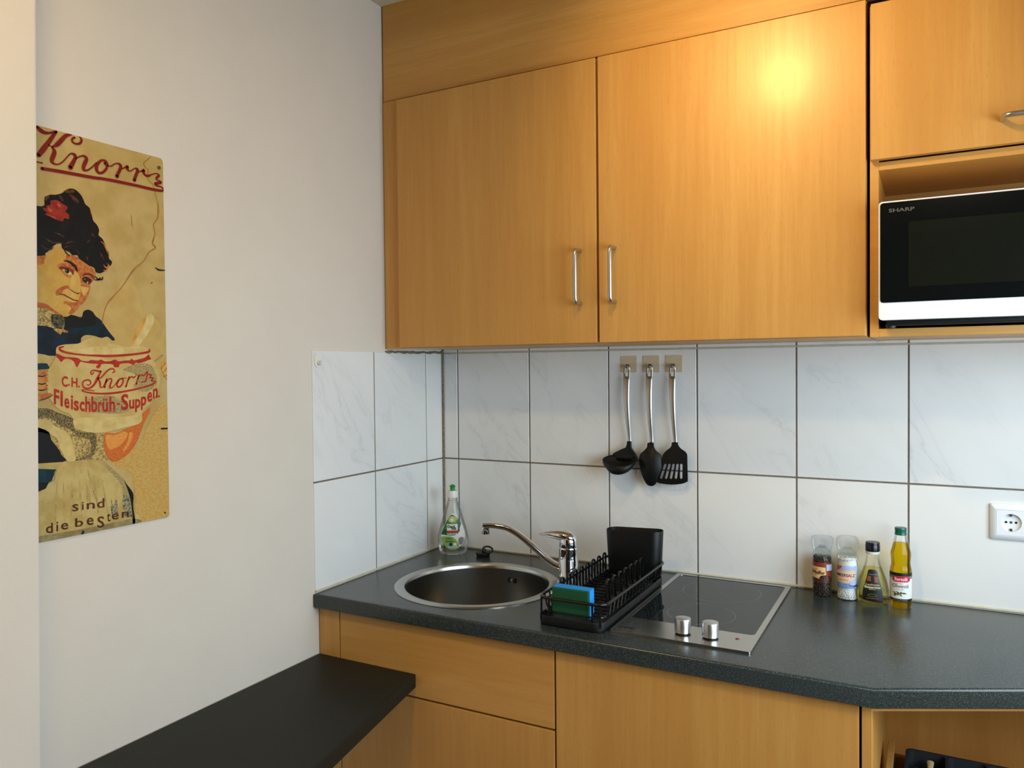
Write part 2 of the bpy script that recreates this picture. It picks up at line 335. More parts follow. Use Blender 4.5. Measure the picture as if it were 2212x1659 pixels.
POSTER=[('P','tan',1,1,[(1571,3653),(1599,3900),(1682,4174),(1829,4298),(2101,4689),(2393,4502),(2505,4076),(2874,3875),(2853,2874),(1892,2991)]),('P','cream',2,1,[(2182,3389),(2270,3603),(2385,3782),(2559,4005),(2676,4075),(2731,3950),(2610,3715),(2464,3533),(2320,3391)]),('P','tan2',3,1,[(2183,3395),(2255,3577),(2342,3730),(2473,3937),(2560,4017),(2513,3850),(2382,3644),(2267,3478)]),('P','navy',3,1,[(456,3824),(676,3777),(907,3935),(1070,3964),(1235,3933),(1279,4036),(1365,4077),(1450,4046),(1513,3968),(1610,3901),(1706,3771),(1793,3660),(1881,3558),(1835,3525),(1736,3595),(1613,3571),(1462,3607),(1312,3613),(1227,3559),(1204,3468),(1038,3444),(896,3421),(815,3370),(792,3262),(711,3134),(633,3163),(519,3249),(444,3277)]),('P','black',4,1,[(906,3915),(1070,3959),(1235,3931),(1290,4037),(1365,4072),(1439,4040),(1502,3947),(1520,3814),(1358,3767),(1148,3738),(902,3728)]),('P','lace',5,1,[(462,4093),(594,4034),(768,3967),(907,3925),(902,3708),(772,3693),(597,3744),(455,3795)]),('P','lace2',6,1,[(699,3943),(778,3957),(907,3920),(897,3727),(822,3705),(734,3740),(687,3835)]),('P','gold',6,1,[(733,3691),(862,3706),(982,3671),(961,3641),(881,3648),(840,3607),(762,3663)]),('P','skin',5,1,[(480,4918),(605,4981),(704,5061),(794,5131),(893,5144),(1011,5021),(1196,5004),(1383,4895),(1520,4777),(1495,4642),(1423,4543),(1404,4420),(1348,4283),(1261,4176),(1155,4059),(1050,3973),(947,3925),(827,3950),(681,4020),(556,4070),(462,4102)]),('P','rust',6,1,[(1012,5031),(1196,5004),(1383,4895),(1520,4777),(1490,4641),(1423,4543),(1402,4420),(1326,4251),(1208,4122),(1070,3984),(989,3989),(971,4087),(912,4162),(953,4205),(1137,4188),(1212,4303),(1238,4547),(1200,4704),(1150,4779),(1069,4869),(928,4903),(970,4977)]),('P','skin',7,1,[(1052,4082),(992,4138),(912,4152),(811,4126),(789,4026),(867,3962),(968,3968),(1010,4020)]),('P','rust2',6,1,[(464,4189),(558,4138),(682,4078),(789,4007),(867,3948),(749,3975),(594,4044),(462,4102)]),('P','rust',6,1,[(806,4810),(887,4869),(1029,4885),(1171,4801),(1169,4701),(1085,4632),(963,4640),(884,4731)]),('P','skin2',8,1,[(1087,4732),(1159,4740),(1209,4665),(1233,4546),(1214,4404),(1141,4388),(1049,4430),(1041,4529)]),('P','skin2',8,1,[(1237,4486),(1321,4484),(1384,4469),(1350,4385),(1286,4319),(1245,4407)]),('P','rust2',7,1,[(787,4369),(878,4445),(1000,4485),(1019,4428),(917,4399),(875,4317),(785,4290)]),('P','skin2',8,1,[(932,4400),(998,4426),(1099,4365),(1118,4296),(1056,4282),(956,4333)]),('P','hairb',9,1,[(928,4913),(1010,4932),(1090,4902),(1161,4850),(1171,4811),(1109,4824),(1029,4885)]),('P','lip',9,1,[(846,4795),(926,4814),(1027,4805),(1108,4754),(1096,4673),(1056,4729),(965,4769),(865,4758)]),('P','cream',10,1,[(905,4762),(986,4771),(1066,4720),(1065,4675),(1004,4674),(934,4716)]),('P','black',11,1,[(945,4777),(1006,4783),(1030,4726),(994,4693),(944,4717)]),('P','cream',12,1,[(960,4753),(977,4755),(977,4736),(960,4734)]),('P','lip',9,1,[(1272,4671),(1305,4725),(1380,4747),(1465,4721),(1507,4674),(1484,4641),(1421,4696),(1336,4708)]),('P','hairb',9,1,[(1272,4641),(1335,4672),(1431,4636),(1440,4596),(1386,4540),(1312,4564),(1271,4600)]),('P','cream',10,1,[(1349,4582),(1376,4585),(1375,4549),(1354,4549)]),('P','cream',11,1,[(1303,4634),(1319,4635),(1318,4620),(1303,4618)]),('S','lip',9,1,[(1019,4428,8),(1059,4401,15),(1130,4367,15),(1182,4356,23),(1213,4374,8)]),('S','lip',9,1,[(835,4314,8),(915,4315,21),(995,4277,21),(1096,4235,21),(1169,4225,23)]),('P','cream',10,1,[(954,4264),(1005,4248),(1065,4222),(1034,4205),(974,4226)]),('S','rust2',9,1,[(943,4194,13),(1013,4149,28),(1095,4175,23),(1158,4199,11)]),('P','hair',8,1,[(493,5722),(558,5806),(614,5908),(625,5974),(709,6035),(812,6055),(926,6105),(985,6163),(1082,6218),(1180,6211),(1277,6134),(1330,6039),(1354,5986),(1433,5933),(1472,5834),(1495,5721),(1570,5646),(1610,5555),(1597,5465),(1669,5407),(1719,5316),(1749,5232),(1790,5168),(1793,5060),(1851,5007),(1828,4935),(1763,4908),(1741,4837),(1666,4790),(1613,4765),(1531,4776),(1501,4850),(1390,4886),(1291,4942),(1212,4990),(1184,5044),(1095,5033),(1038,5083),(962,5101),(905,5140),(888,5222),(774,5169),(679,5065),(604,5000),(566,4950),(519,4871),(474,4857)]),('P','hairm',9,1,[(965,6150),(1082,6206),(1160,6188),(1130,6154),(1081,6135),(984,6130)]),('P','hairm',9,1,[(1051,6110),(1128,6097),(1215,6037),(1224,5991),(1156,5998),(1098,6053)]),('P','hairm',9,1,[(625,5983),(700,6024),(680,5965),(633,5911),(620,5945)]),('P','hairm',9,1,[(868,6056),(925,6049),(952,5979),(923,5964),(886,6013)]),('S','hairm',9,1,[(769,5391,8),(854,5376,24),(948,5333,14)]),('S','hairm',9,1,[(610,5276,8),(682,5231,30),(784,5208,24),(907,5225,12)]),('S','hairm',9,1,[(552,5140,8),(606,5092,26),(698,5085,22),(754,5130,8)]),('S','hairm',9,1,[(964,5214,8),(1042,5262,26),(1110,5271,10)]),('S','hairm',9,1,[(943,5117,10),(980,5056,26),(1037,5016,20)]),('S','hairm',9,1,[(943,5136,10),(1002,5181,20),(1079,5182,12)]),('S','hairm',9,1,[(1464,5485,8),(1484,5449,30),(1514,5424,10)]),('S','hairm',9,1,[(1621,5147,10),(1652,5092,24),(1692,5028,12)]),('S','hairm',9,1,[(1369,5298,8),(1400,5321,26),(1430,5345,8)]),('S','rust',9,1,[(1636,5354,8),(1698,5313,26),(1749,5212,22),(1779,5137,10)]),('S','rust',9,1,[(1679,4929,10),(1741,4876,30),(1785,4940,20),(1743,4955,8)]),('S','rust',9,1,[(1677,4830,8),(1719,4825,26),(1762,4869,8)]),('S','rust',9,1,[(1438,5924,6),(1462,5851,16),(1481,5777,6)]),('S','hairm',9,1,[(1156,5126,8),(1195,5112,22),(1214,5076,8)]),('S','hairm',9,1,[(1343,5044,8),(1373,5010,22),(1362,4970,8)]),('S','hairb',9,1,[(1518,4695,15),(1571,4649,28),(1648,4657,32),(1660,4699,15)]),('S','hairb',9,1,[(1495,4632,11),(1571,4639,28),(1616,4684,13)]),('P','rust',9,1,[(482,4849),(539,4955),(621,4966),(583,4878),(526,4799),(516,4725),(480,4739)]),('P','rose',10,1,[(575,5791),(648,5786),(640,5830),(715,5862),(716,5926),(791,5959),(866,5954),(922,5918),(1017,5878),(996,5819),(977,5787),(1043,5742),(1032,5665),(955,5671),(925,5610),(812,5620),(701,5657),(619,5680),(656,5713),(611,5742)]),('P','rose2',11,1,[(677,5818),(731,5782),(749,5748),(703,5740),(657,5769)]),('P','rose2',11,1,[(846,5913),(893,5884),(883,5845),(836,5874)]),('P','rose2',11,1,[(628,5686),(766,5668),(821,5631),(719,5651)]),('P','cream2',9,1,[(777,3386),(941,3436),(1156,3452),(1341,3551),(1529,3580),(1719,3489),(2047,3423),(2321,3404),(2603,3396),(2645,3308),(2643,3205),(2742,3078),(2825,2871),(2820,2638),(2728,2461),(2594,2300),(2434,2180),(2403,2043),(2233,1941),(1881,1903),(1493,1919),(1148,2003),(1054,2091),(961,2200),(799,2278),(664,2421),(589,2605),(572,2831),(609,2988),(714,3147),(751,3249)]),('P','cream3',10,1,[(1226,3360),(1525,3413),(1913,3396),(2377,3430),(2574,3370),(2180,3289),(1522,3257),(1152,3289),(892,3343)]),('S','red',11,1,[(893,3394,22),(823,3370,44),(845,3325,44),(985,3281,35),(1273,3249,30),(1521,3240,42),(1778,3236,47),(2180,3264,42),(2459,3299,42),(2602,3332,49),(2603,3383,20)]),('P','red',11,1,[(763,3272),(866,3228),(936,3211),(1030,3206),(1150,3195),(1222,3149),(1344,3137),(1394,3161),(1520,3150),(1596,3168),(1660,3138),(1776,3139),(1869,3170),(1947,3139),(2068,3152),(2177,3159),(2219,3190),(2260,3159),(2372,3178),(2514,3217),(2586,3275),(2614,3231),(2642,3180),(2584,3167),(2483,3128),(2370,3103),(2300,3109),(2258,3065),(2190,3090),(2108,3103),(1973,3084),(1945,3029),(1852,3029),(1827,3078),(1710,3090),(1607,3084),(1567,3018),(1516,3007),(1492,3042),(1531,3084),(1393,3096),(1270,3114),(1197,3125),(1147,3043),(1110,3043),(1076,3125),(1006,3171),(912,3176),(841,3124),(796,3181),(756,3215)]),('P','grey',10,1,[(2038,2979),(2314,3090),(2597,3078),(2724,2924),(2763,2717),(2658,2591),(2442,2547),(2249,2653),(2363,2801),(2254,2903)]),('P','grey',10,1,[(1354,2463),(1762,2495),(2024,2363),(2157,2208),(1886,2148),(1499,2194),(1276,2289)]),('P','cream3',10,1,[(1091,2112),(1538,2100),(2045,2085),(2383,2098),(2417,1998),(2325,1922),(2040,1878),(1697,1824),(1370,1834),(1118,1914),(1043,2010)]),('S','red',12,1,[(1452,2935,17),(1407,2900,27),(1389,2936,25),(1428,2971,25),(1515,2959,37),(1579,2946,32)]),('S','red',12,1,[(1585,2958,20),(1512,2815,49),(1447,2709,42),(1358,2646,32),(1260,2655,30),(1225,2726,27),(1263,2784,30),(1349,2794,30),(1385,2746,25),(1347,2700,22),(1310,2712,15)]),('S','red',12,1,[(1525,2827,20),(1589,2838,25),(1694,2945,32),(1773,2993,30),(1838,2993,25),(1857,2944,25),(1817,2926,20)]),('S','red',12,1,[(1525,2827,25),(1561,2743,37),(1572,2658,30),(1624,2669,17),(1691,2800,20)]),('S','red',12,1,[(1704,2812,25),(1649,2656,37)]),('S','red',12,1,[(1677,2740,15),(1756,2811,25),(1795,2786,32),(1753,2654,35),(1818,2652,17),(1926,2784,15)]),('S','red',12,1,[(2007,2807,22),(1953,2796,32),(1898,2699,37),(1937,2649,32),(2005,2696,32),(2033,2782,30),(2007,2813,20),(2102,2818,15)]),('S','red',12,1,[(2157,2842,25),(2085,2657,37)]),('S','red',12,1,[(2128,2768,15),(2198,2841,25),(2253,2828,30),(2309,2865,15)]),('S','red',12,1,[(2365,2877,25),(2306,2702,37)]),('S','red',12,1,[(2336,2802,15),(2407,2876,25),(2478,2863,25),(2550,2938,25),(2534,2824,35),(2504,2748,32),(2418,2737,20)]),('S','red',12,1,[(2563,2874,17),(2635,2873,30),(2605,2823,30),(2677,2809,30),(2633,2758,25),(2720,2744,27),(2646,2681,32),(2303,2602,35),(1895,2546,37),(1570,2538,35),(1319,2570,27),(1210,2609,20),(1284,2619,17),(1444,2596,17)]),('G','red',12,'C',[(843,2689),(954,2675),(958,2866),(847,2878)]),('G','red',12,'.',[(960,2698),(990,2697),(990,2732),(961,2732)]),('G','red',12,'H',[(1019,2679),(1132,2665),(1136,2834),(1022,2847)]),('G','red',12,'.',[(1144,2664),(1175,2663),(1175,2698),(1145,2699)]),('G','red',12,'F',[(698,2386),(795,2352),(801,2627),(704,2658)]),('G','red',12,'l',[(814,2346),(856,2332),(862,2607),(820,2621)]),('G','red',12,'e',[(881,2314),(975,2289),(979,2469),(885,2492)]),('G','red',12,'i',[(1001,2279),(1040,2270),(1045,2525),(1006,2534)]),('G','red',12,'s',[(1051,2254),(1147,2235),(1151,2422),(1055,2439)]),('G','red',12,'c',[(1162,2236),(1254,2222),(1258,2405),(1166,2417)]),('G','red',12,'h',[(1265,2216),(1367,2206),(1374,2493),(1271,2501)]),('G','red',12,'b',[(1382,2203),(1499,2194),(1505,2491),(1389,2497)]),('G','red',12,'r',[(1514,2198),(1581,2194),(1585,2388),(1518,2391)]),('G','red',12,'ü',[(1594,2196),(1710,2190),(1716,2449),(1600,2453)]),('G','red',12,'h',[(1736,2196),(1854,2191),(1860,2476),(1742,2478)]),('G','red',12,'-',[(1890,2313),(1956,2313),(1957,2350),(1890,2350)]),('G','red',12,'S',[(1974,2205),(2129,2211),(2136,2521),(1981,2512)]),('G','red',12,'u',[(2143,2221),(2254,2230),(2257,2405),(2147,2395)]),('G','red',12,'p',[(2269,2152),(2385,2166),(2390,2418),(2274,2402)]),('G','red',12,'p',[(2395,2189),(2513,2209),(2519,2463),(2401,2441)]),('G','red',12,'e',[(2537,2328),(2646,2352),(2650,2550),(2542,2525)]),('G','red',12,'n',[(2664,2393),(2771,2421),(2776,2621),(2668,2591)]),('G','red',12,'.',[(2786,2420),(2823,2428),(2824,2467),(2787,2459)]),('P','cream2',8,1,[(459,3291),(570,3247),(669,3158),(714,3135),(633,3079),(598,2989),(508,2989),(455,3112)]),('P','teal',9,1,[(522,3101),(611,3067),(581,2994),(497,3000),(499,3056)]),('P','hand',10,1,[(453,2989),(564,2983),(591,2932),(567,2876),(450,2872)]),('P','hand',10,1,[(450,2878),(561,2871),(588,2820),(565,2764),(448,2761)]),('P','hand',10,1,[(447,2744),(558,2736),(585,2684),(562,2629),(445,2627)]),('S','hairb',11,1,[(450,2881,17),(506,2871,22),(562,2886,15)]),('S','hairb',11,1,[(447,2747,17),(503,2737,22),(559,2751,15)]),('S','hairb',11,1,[(445,2641,17),(500,2631,22),(556,2645,15)]),('P','hand',10,1,[(444,2576),(555,2584),(668,2569),(678,2534),(553,2483),(452,2453)]),('S','hairb',11,1,[(452,2459,12),(553,2483,17),(667,2535,12)]),('P','tan2',9,1,[(2874,3090),(2935,3155),(3009,3077),(3027,2895),(3016,2738),(2929,2870),(2872,2974)]),('S','rust2',11,1,[(2865,2987,12),(2949,3103,20)]),('S','rust2',11,1,[(2915,2922,12),(2992,2999,20),(3015,3025,10)]),('S','rust2',11,1,[(2914,2837,12),(3019,2869,20)]),('S','grey',11,1,[(2728,3142,12),(2832,3207,17),(2893,3259,20)]),('P','lace',4,1,[(455,2296),(614,2302),(938,2136),(1059,2039),(1149,1897),(1466,1796),(1630,1783),(1623,1472),(1720,1305),(1619,1285),(891,1351),(789,1495),(690,1740),(548,1927),(450,2051)]),('P','greyd',5,1,[(456,2310),(542,2320),(760,2236),(969,2150),(1075,2053),(1057,1934),(1211,1847),(1466,1796),(1425,1430),(1232,1358),(1044,1364),(1329,1440),(1350,1683),(1146,1776),(964,1926),(800,1997),(611,2142),(454,2224)]),('P','cream3',6,1,[(538,2132),(725,1988),(932,1868),(1020,1682),(1075,1375),(921,1362),(805,1582),(663,1845),(493,2033)]),('P','black',6,1,[(450,2051),(548,1942),(646,1759),(747,1617),(818,1477),(846,1356),(436,1387)]),('P','orange',7,1,[(1633,1790),(1866,1780),(2057,1845),(2325,1922),(2436,2013),(2420,2112),(2494,2157),(2588,2234),(2586,2135),(2452,1914),(2318,1614),(2135,1389),(1958,1280),(1803,1249),(1687,1356),(1627,1503)]),('P','orange2',8,1,[(1663,1765),(1848,1750),(2021,1800),(2107,1729),(1964,1565),(1825,1499),(1724,1493),(1668,1608)]),('P','orange2',8,1,[(2143,1774),(2214,1752),(2175,1611),(2066,1460),(1996,1435),(2105,1617)]),('P','apron',7,1,[(435,1380),(891,1351),(1359,1329),(1602,1287),(1751,1176),(1850,1054),(2001,892),(2085,720),(2134,552),(2165,321),(2194,9),(405,1),(414,391),(449,675),(511,884),(615,1015),(692,1152),(679,1234),(433,1264)]),('P','teal',8,1,[(433,1264),(664,1244),(690,1196),(646,1084),(572,1021),(511,884),(449,690),(420,680)]),('P','black',9,1,[(428,1055),(587,1034),(526,925),(465,774),(434,677),(420,680)]),('P','black',8,1,[(2001,892),(2069,786),(2172,643),(2205,541),(2192,349),(2231,67),(2202,-9),(2176,12),(2164,273),(2125,521),(2068,722)]),('P','grey',8,1,[(1619,1270),(1850,1054),(2001,892),(2084,688),(2148,356),(2163,225),(2022,248),(1976,512),(1964,753),(1814,979),(1649,1157)]),('S','fold',8,1,[(734,1058,10),(703,664,41),(673,271,16)]),('S','fold',8,1,[(837,985,10),(844,612,41),(851,238,16)]),('S','fold',8,1,[(990,994,10),(975,681,41),(961,368,16)]),('S','fold',8,1,[(1129,991,10),(1146,663,41),(1162,334,16)]),('S','fold',8,1,[(1255,959,10),(1297,709,41),(1340,456,16)]),('S','fold',8,1,[(1414,907,10),(1449,632,41),(1483,355,16)]),('S','fold',8,1,[(1562,949,10),(1613,638,41),(1665,325,16)]),('S','grey',9,1,[(1291,1168,10),(1320,1042,22),(1350,916,10)]),('S','grey',9,1,[(1002,843,10),(992,739,22),(982,635,10)]),('S','grey',9,1,[(1266,774,10),(1272,682,22),(1278,589,10)]),('S','grey',9,1,[(1380,819,10),(1410,707,22),(1440,595,10)]),('P','greyb',9,1,[(1737,549),(1785,415),(1838,533),(1870,401),(1883,209),(1747,248)]),('P','greyb',9,1,[(1977,576),(2098,525),(2162,192),(2004,204)]),('P','tan3',8,1,[(408,117),(1017,103),(1660,106),(2196,106),(2197,-8),(405,-2)]),('S','teal',10,1,[(1154,-15,32),(1179,41,48),(1172,73,13)]),('G','brown',12,'s',[(986,447),(1102,441),(1104,569),(988,574)]),('G','brown',12,'i',[(1164,447),(1199,445),(1202,589),(1168,591)]),('G','brown',12,'n',[(1256,443),(1412,435),(1414,547),(1258,554)]),('G','brown',12,'d',[(1456,430),(1600,425),(1604,596),(1459,599)]),('G','brown',12,'d',[(512,147),(633,136),(637,312),(516,322)]),('G','brown',12,'i',[(692,149),(725,143),(728,313),(696,318)]),('G','brown',12,'e',[(777,155),(906,149),(908,268),(780,274)]),('G','brown',12,'b',[(1033,160),(1181,147),(1185,306),(1037,318)]),('G','brown',12,'e',[(1250,150),(1381,139),(1384,277),(1253,287)]),('G','brown',12,'S',[(1452,66),(1589,51),(1593,261),(1457,275)]),('G','brown',12,'t',[(1644,148),(1714,142),(1718,299),(1648,304)]),('G','brown',12,'e',[(1742,162),(1882,155),(1884,274),(1744,280)]),('G','brown',12,'n',[(1946,166),(2091,159),(2093,271),(1948,277)]),('G','brown',12,'.',[(2126,150),(2161,144),(2162,176),(2126,182)]),('S','red2',12,1,[(512,7158,42),(563,7120,64),(639,7092,53),(736,7112,32),(815,7152,36),(850,7152,32)]),('S','red2',12,1,[(850,7166,32),(774,7049,53),(703,6935,64),(613,6797,74),(525,6671,64)]),('S','red2',12,1,[(702,6896,17),(770,6884,21),(850,6933,59),(932,7031,64),(1014,7131,53),(1127,7194,32)]),('S','red2',12,1,[(770,6874,25),(808,6806,59),(776,6701,64),(755,6628,53),(803,6591,32),(882,6604,21),(964,6676,19),(1047,6784,17),(1109,6843,23),(1171,6833,49),(1180,6775,49),(1083,6585,74)]),('S','red2',12,1,[(1190,6768,17),(1264,6825,21),(1348,6855,36),(1395,6815,53),(1345,6693,59),(1332,6610,47),(1396,6608,28),(1483,6673,21),(1582,6787,19)]),('S','red2',12,1,[(1747,6825,42),(1769,6798,42),(1813,6798,21),(1770,6861,32),(1693,6858,32),(1615,6784,47),(1580,6695,59),(1611,6620,47),(1688,6626,38),(1767,6705,38),(1802,6785,28)]),('S','red2',12,1,[(1178,7143,32),(1136,7112,32),(1135,7062,32),(1196,7038,30),(1269,7061,34),(1307,7126,36),(1282,7179,23),(1241,7189,11)]),('S','red2',12,1,[(499,6555,19),(589,6557,23)]),('S','red2',12,1,[(1814,6778,17),(1877,6792,20),(1933,6838,17),(1997,6869,22),(2061,6858,42),(2069,6801,51),(2011,6679,51),(1987,6620,64)]),('S','red2',12,1,[(2096,6790,17),(2162,6830,22),(2209,6858,51),(2208,6815,51),(2236,6783,25),(2283,6793,17),(2351,6846,17),(2408,6863,34),(2426,6820,51),(2376,6698,51),(2350,6624,59)]),('S','red2',12,1,[(2445,6807,17),(2514,6839,25),(2563,6867,48),(2552,6830,51),(2590,6778,37),(2659,6775,42),(2729,6816,19),(2841,6862,20),(2901,6835,34),(2849,6780,42),(2838,6743,25),(2909,6731,22),(2938,6702,42),(2826,6661,51),(2835,6628,37),(2947,6615,22),(2997,6589,25),(2966,6547,42),(2854,6534,48),(2654,6530,51),(2411,6533,51),(2128,6531,51),(1854,6525,51),(1676,6517,49),(1502,6501,51),(921,6480,53),(580,6460,51)]),('S','crack',11,1,[(2717,7163,8),(2646,7086,12),(2566,7002,10),(2603,6928,10),(2662,6898,10),(2640,6797,8),(2648,6703,8),(2755,6629,7),(2802,6480,7),(2840,6355,7),(2878,6248,7),(2895,6092,7)]),('S','crack',11,1,[(2860,6269,11),(2854,5994,13),(2757,5841,11),(2784,5663,13),(2728,5473,22),(2789,5389,22),(2642,5280,11),(2515,5084,9),(2312,4909,22),(2061,4566,11),(1915,4405,13),(1723,4175,13),(1644,3913,9),(1633,3827,9)]),('S','black',12,1,[(2780,4996,13),(2853,4958,31),(2991,4963,18)]),('S','black',12,1,[(2848,1796,31),(2975,1791,31)]),('S','grey',11,1,[(2275,5942,9),(2290,5741,11)]),('S','black',12,1,[(2680,4675,9),(2701,4696,13)]),('P','black',12,1,[(2875,121),(2907,116),(2906,88),(2874,94)]),('P','stip',2,1,[(1752,1234),(2337,1528),(2654,2048),(3017,2213),(2970,49),(2304,1),(2239,641),(2129,1013)])]
LX, LY = .96, -1.12; LT = (1.08, -.3, 2.06); BULB_A = 90
LAMP_E, BULB_E, WIN_E, FILL_E, EXPO = 9, 52, 25, 2, 0.12
WIN_SP, WIN_T = 165, .9
# ------------------------------------------------------------------ the room
XR, YF, ZC = 2.12, -5.2, 2.470           # right wall, wall behind the camera, ceiling
bm = NEW(); box(bm, -.1, XR+.1, .0065, .12, -.02, ZC+.02); wb = struct('wall_back', bm, 'plaster')
bm = NEW(); box(bm, -.12, -.003, YF-.1, .1, -.02, ZC+.02); wl = struct('wall_left', bm, 'plaster')
bm = NEW(); box(bm, -.12, XR+.12, YF-.1, .12, -.1, 0); struct('floor', bm, 'floor_laminate')
bm = NEW(); box(bm, -.12, XR+.12, YF-.1, .12, ZC, ZC+.1); struct('ceiling', bm, 'ceiling_paint')
bm = NEW(); box(bm, -.1, XR+.1, YF-.1, YF, -.02, ZC+.02); struct('wall_front', bm, 'dimmed_wall')
# the wall thickens towards the camera; its arris leans a little, as old plaster does
bm = NEW()
a0, a1 = -1.3475, -1.3085
vs = [bm.verts.new(p) for p in ((-.01, a0-.0, 0), (.12, a0, 0), (.12, YF, 0), (-.01, YF, 0), (-.01, a1, ZC), (.12, a1, ZC), (.12, YF, ZC), (-.01, YF, ZC))]
for q in ((0, 1, 2, 3), (4, 5, 6, 7), (0, 1, 5, 4), (1, 2, 6, 5), (2, 3, 7, 6), (3, 0, 4, 7)): bm.faces.new([vs[i] for i in q])
e = [e for e in bm.edges if {v.index for v in e.verts} and set(e.verts) == {vs[1], vs[5]}]
bmesh.ops.bevel(bm, geom=e, offset=.004, segments=3, affect='EDGES')
struct('wall_near', bm, 'plaster')
# right wall with a window opening
WY0, WY1, WZ0, WZ1 = -1.65, -.25, .90, 1.85
bm = NEW()
box(bm, XR, XR+.12, YF-.1, WY0, 0, ZC); box(bm, XR, XR+.12, WY1, .1, 0, ZC)
box(bm, XR, XR+.12, WY0, WY1, 0, WZ0); box(bm, XR, XR+.12, WY0, WY1, WZ1, ZC)
struct('wall_right', bm, 'plaster')
bm = NEW(); m_ = (WY0+WY1)/2
for y0, y1, z0, z1 in ((WY0, WY0+.06, WZ0, WZ1), (WY1-.06, WY1, WZ0, WZ1), (m_-.04, m_+.04, WZ0, WZ1), (WY0, WY1, WZ0, WZ0+.06), (WY0, WY1, WZ1-.06, WZ1)):
    box(bm, XR+.03, XR+.09, y0, y1, z0, z1, .004)
wf = struct('window_1', bm, 'white_plastic')
bm = NEW(); box(bm, XR+.055, XR+.060, WY0+.05, WY1-.05, WZ0+.05, WZ1-.05); obj('pane', bm, 'window_glass', wf)

# tiles ------------------------------------------------------------
A0, TW, ZT, TH = .0559, .25, 1.5048, .3293
G = .0021
def tilebox(bm, wall, a0, a1, z0, z1):
    if wall == 'b': box(bm, a0, a1, 0, .007, z0, z1, .0008, seg=1)
    else: box(bm, -.0065, 0, a0, a1, z0, z1, .0008, seg=1)
bm = NEW(); xs = [.004, A0-G]; cols = [(.004, A0-G)]
k = 0
while A0+k*TW < XR: cols.append((A0+k*TW+G, min(A0+(k+1)*TW-G, XR))); k += 1
rows = [(.862, ZT-TH-G), (ZT-TH+G, ZT-G), (ZT+G, ZT+.12)]
for c0, c1 in cols:
    for z0, z1 in rows: tilebox(bm, 'b', c0, c1, z0, z1)
obj('tiles', bm, 'tile', wb)
bm = NEW(); box(bm, 0, XR, .0018, .0068, .86, ZT+.12); obj('grout', bm, 'grout', wb)
bm = NEW()
for a0_, a1_ in ((-.0897+G, -.004), (-.3397+G, -.0897-G), (-.5835, -.3397-G)):
    for z0, z1 in ((.862, ZT-TH-G), (ZT-TH+G, ZT)): tilebox(bm, 'l', a0_, a1_, z0, z1)
obj('tiles', bm, 'tile', wl)
bm = NEW(); box(bm, -.0062, -.0018, -.5832, 0, .86, ZT-.001); obj('grout', bm, 'grout', wl)
bm = NEW(); tube(bm, [(.002, -.002, .9), (.002, -.002, ZT+.008)], .0045, seg=8); struct('trim_1', bm, 'old_silicone', smooth=True)
bm = NEW(); tube(bm, fillet([(.001, -.584, .9035), (.001, -.001, .9035), (1.9, -.001, .9035)], .005), .0030, seg=8); struct('trim_2', bm, 'silicone', smooth=True)
bm = NEW()
pp = [(.002, -.288+.0144*i, ZT+.0015+random.uniform(-.002, .002)) for i in range(21)]
tube(bm, pp, [.0034+random.uniform(-.001, .0012) for _ in pp], seg=7); struct('trim_3', bm, 'old_silicone', smooth=True)
bm = NEW(); tube(bm, [(.003, -.004, ZT-.0003), (XR-.9, -.004, ZT-.0003)][:0] or [(.0, .0008, ZT), (1.9, .0008, ZT)], .0018, seg=6); struct('trim_4', bm, 'silicone')

# ------------------------------------------------------------------ upper cabinets
YC = -.286; YD = -.304
def bar_handle(bm, x, y, z, axis, half=.064, out=.032, r=.0052):
    p = []
    for s, o in ((-half, 0), (-half, out), (half, out), (half, 0)):
        p.append((x+s, y-o, z) if axis == 'X' else (x, y-o, z+s))
    tube(bm, fillet(p, .014, 6), r, seg=14)
def carcass(x0, x1, y0, y1, z0, z1, t=.016, shelves=(), top=True):
    bm = NEW()
    box(bm, x0, x0+t, y0, y1, z0, z1, .0006, seg=1); box(bm, x1-t, x1, y0, y1, z0, z1, .0006, seg=1)
    box(bm, x0+t, x1-t, y0, y1, z0, z0+t)
    if top: box(bm, x0+t, x1-t, y0, y1, z1-t, z1)
    box(bm, x0+t, x1-t, y1-.006, y1, z0+t, z1-t)
    for z in shelves: box(bm, x0+t, x1-t, y0, y1-.006, z, z+t)
    return bm
for i, (x0, x1, d0, d1, hx, lab) in enumerate(((.0585, .6465, .0600, .6455, .603, 'beech wall cabinet in the corner, over the sink, handle on its right edge'),
                                              (.6505, 1.2355, .6515, 1.2345, .6915, 'beech wall cabinet over the hob, handle on its left edge, lit by the lamp'))):
    t = thing('wall_cabinet', lab, 'cabinet', (x0, 0, 1.5145), 'pair of beech wall cabinets')
    obj('body', carcass(x0, x1, YC, -.001, 1.5145, 2.199), 'beech_vertical', t)
    bm = NEW(); box(bm, d0, d1, YD, YC-.001, 1.516, 2.196, .0012); d = obj('door', bm, 'beech_vertical', t)
    bm = NEW(); bar_handle(bm, hx, YD, 1.6755, 'Z'); obj('handle', bm, 'handle_steel', d, True, label='satin steel bow handle')
bm = NEW(); box(bm, .0, .058, YC, YC+.016, 1.5135, 2.2035, .0005, seg=1)
tag(obj('filler_panel', bm, 'beech_vertical', base=(0, YC, 1.5135)), 'narrow upright beech filler strip between white wall and corner wall cabinet', 'panel')
bm = NEW(); box(bm, .002, 1.858, YC, YC+.016, 2.2045, ZC, .0005, seg=1)
tag(obj('fascia_panel', bm, 'beech_horizontal', base=(0, YC, 2.2)), 'long beech fascia board closing the space between wall cabinets and ceiling', 'panel')
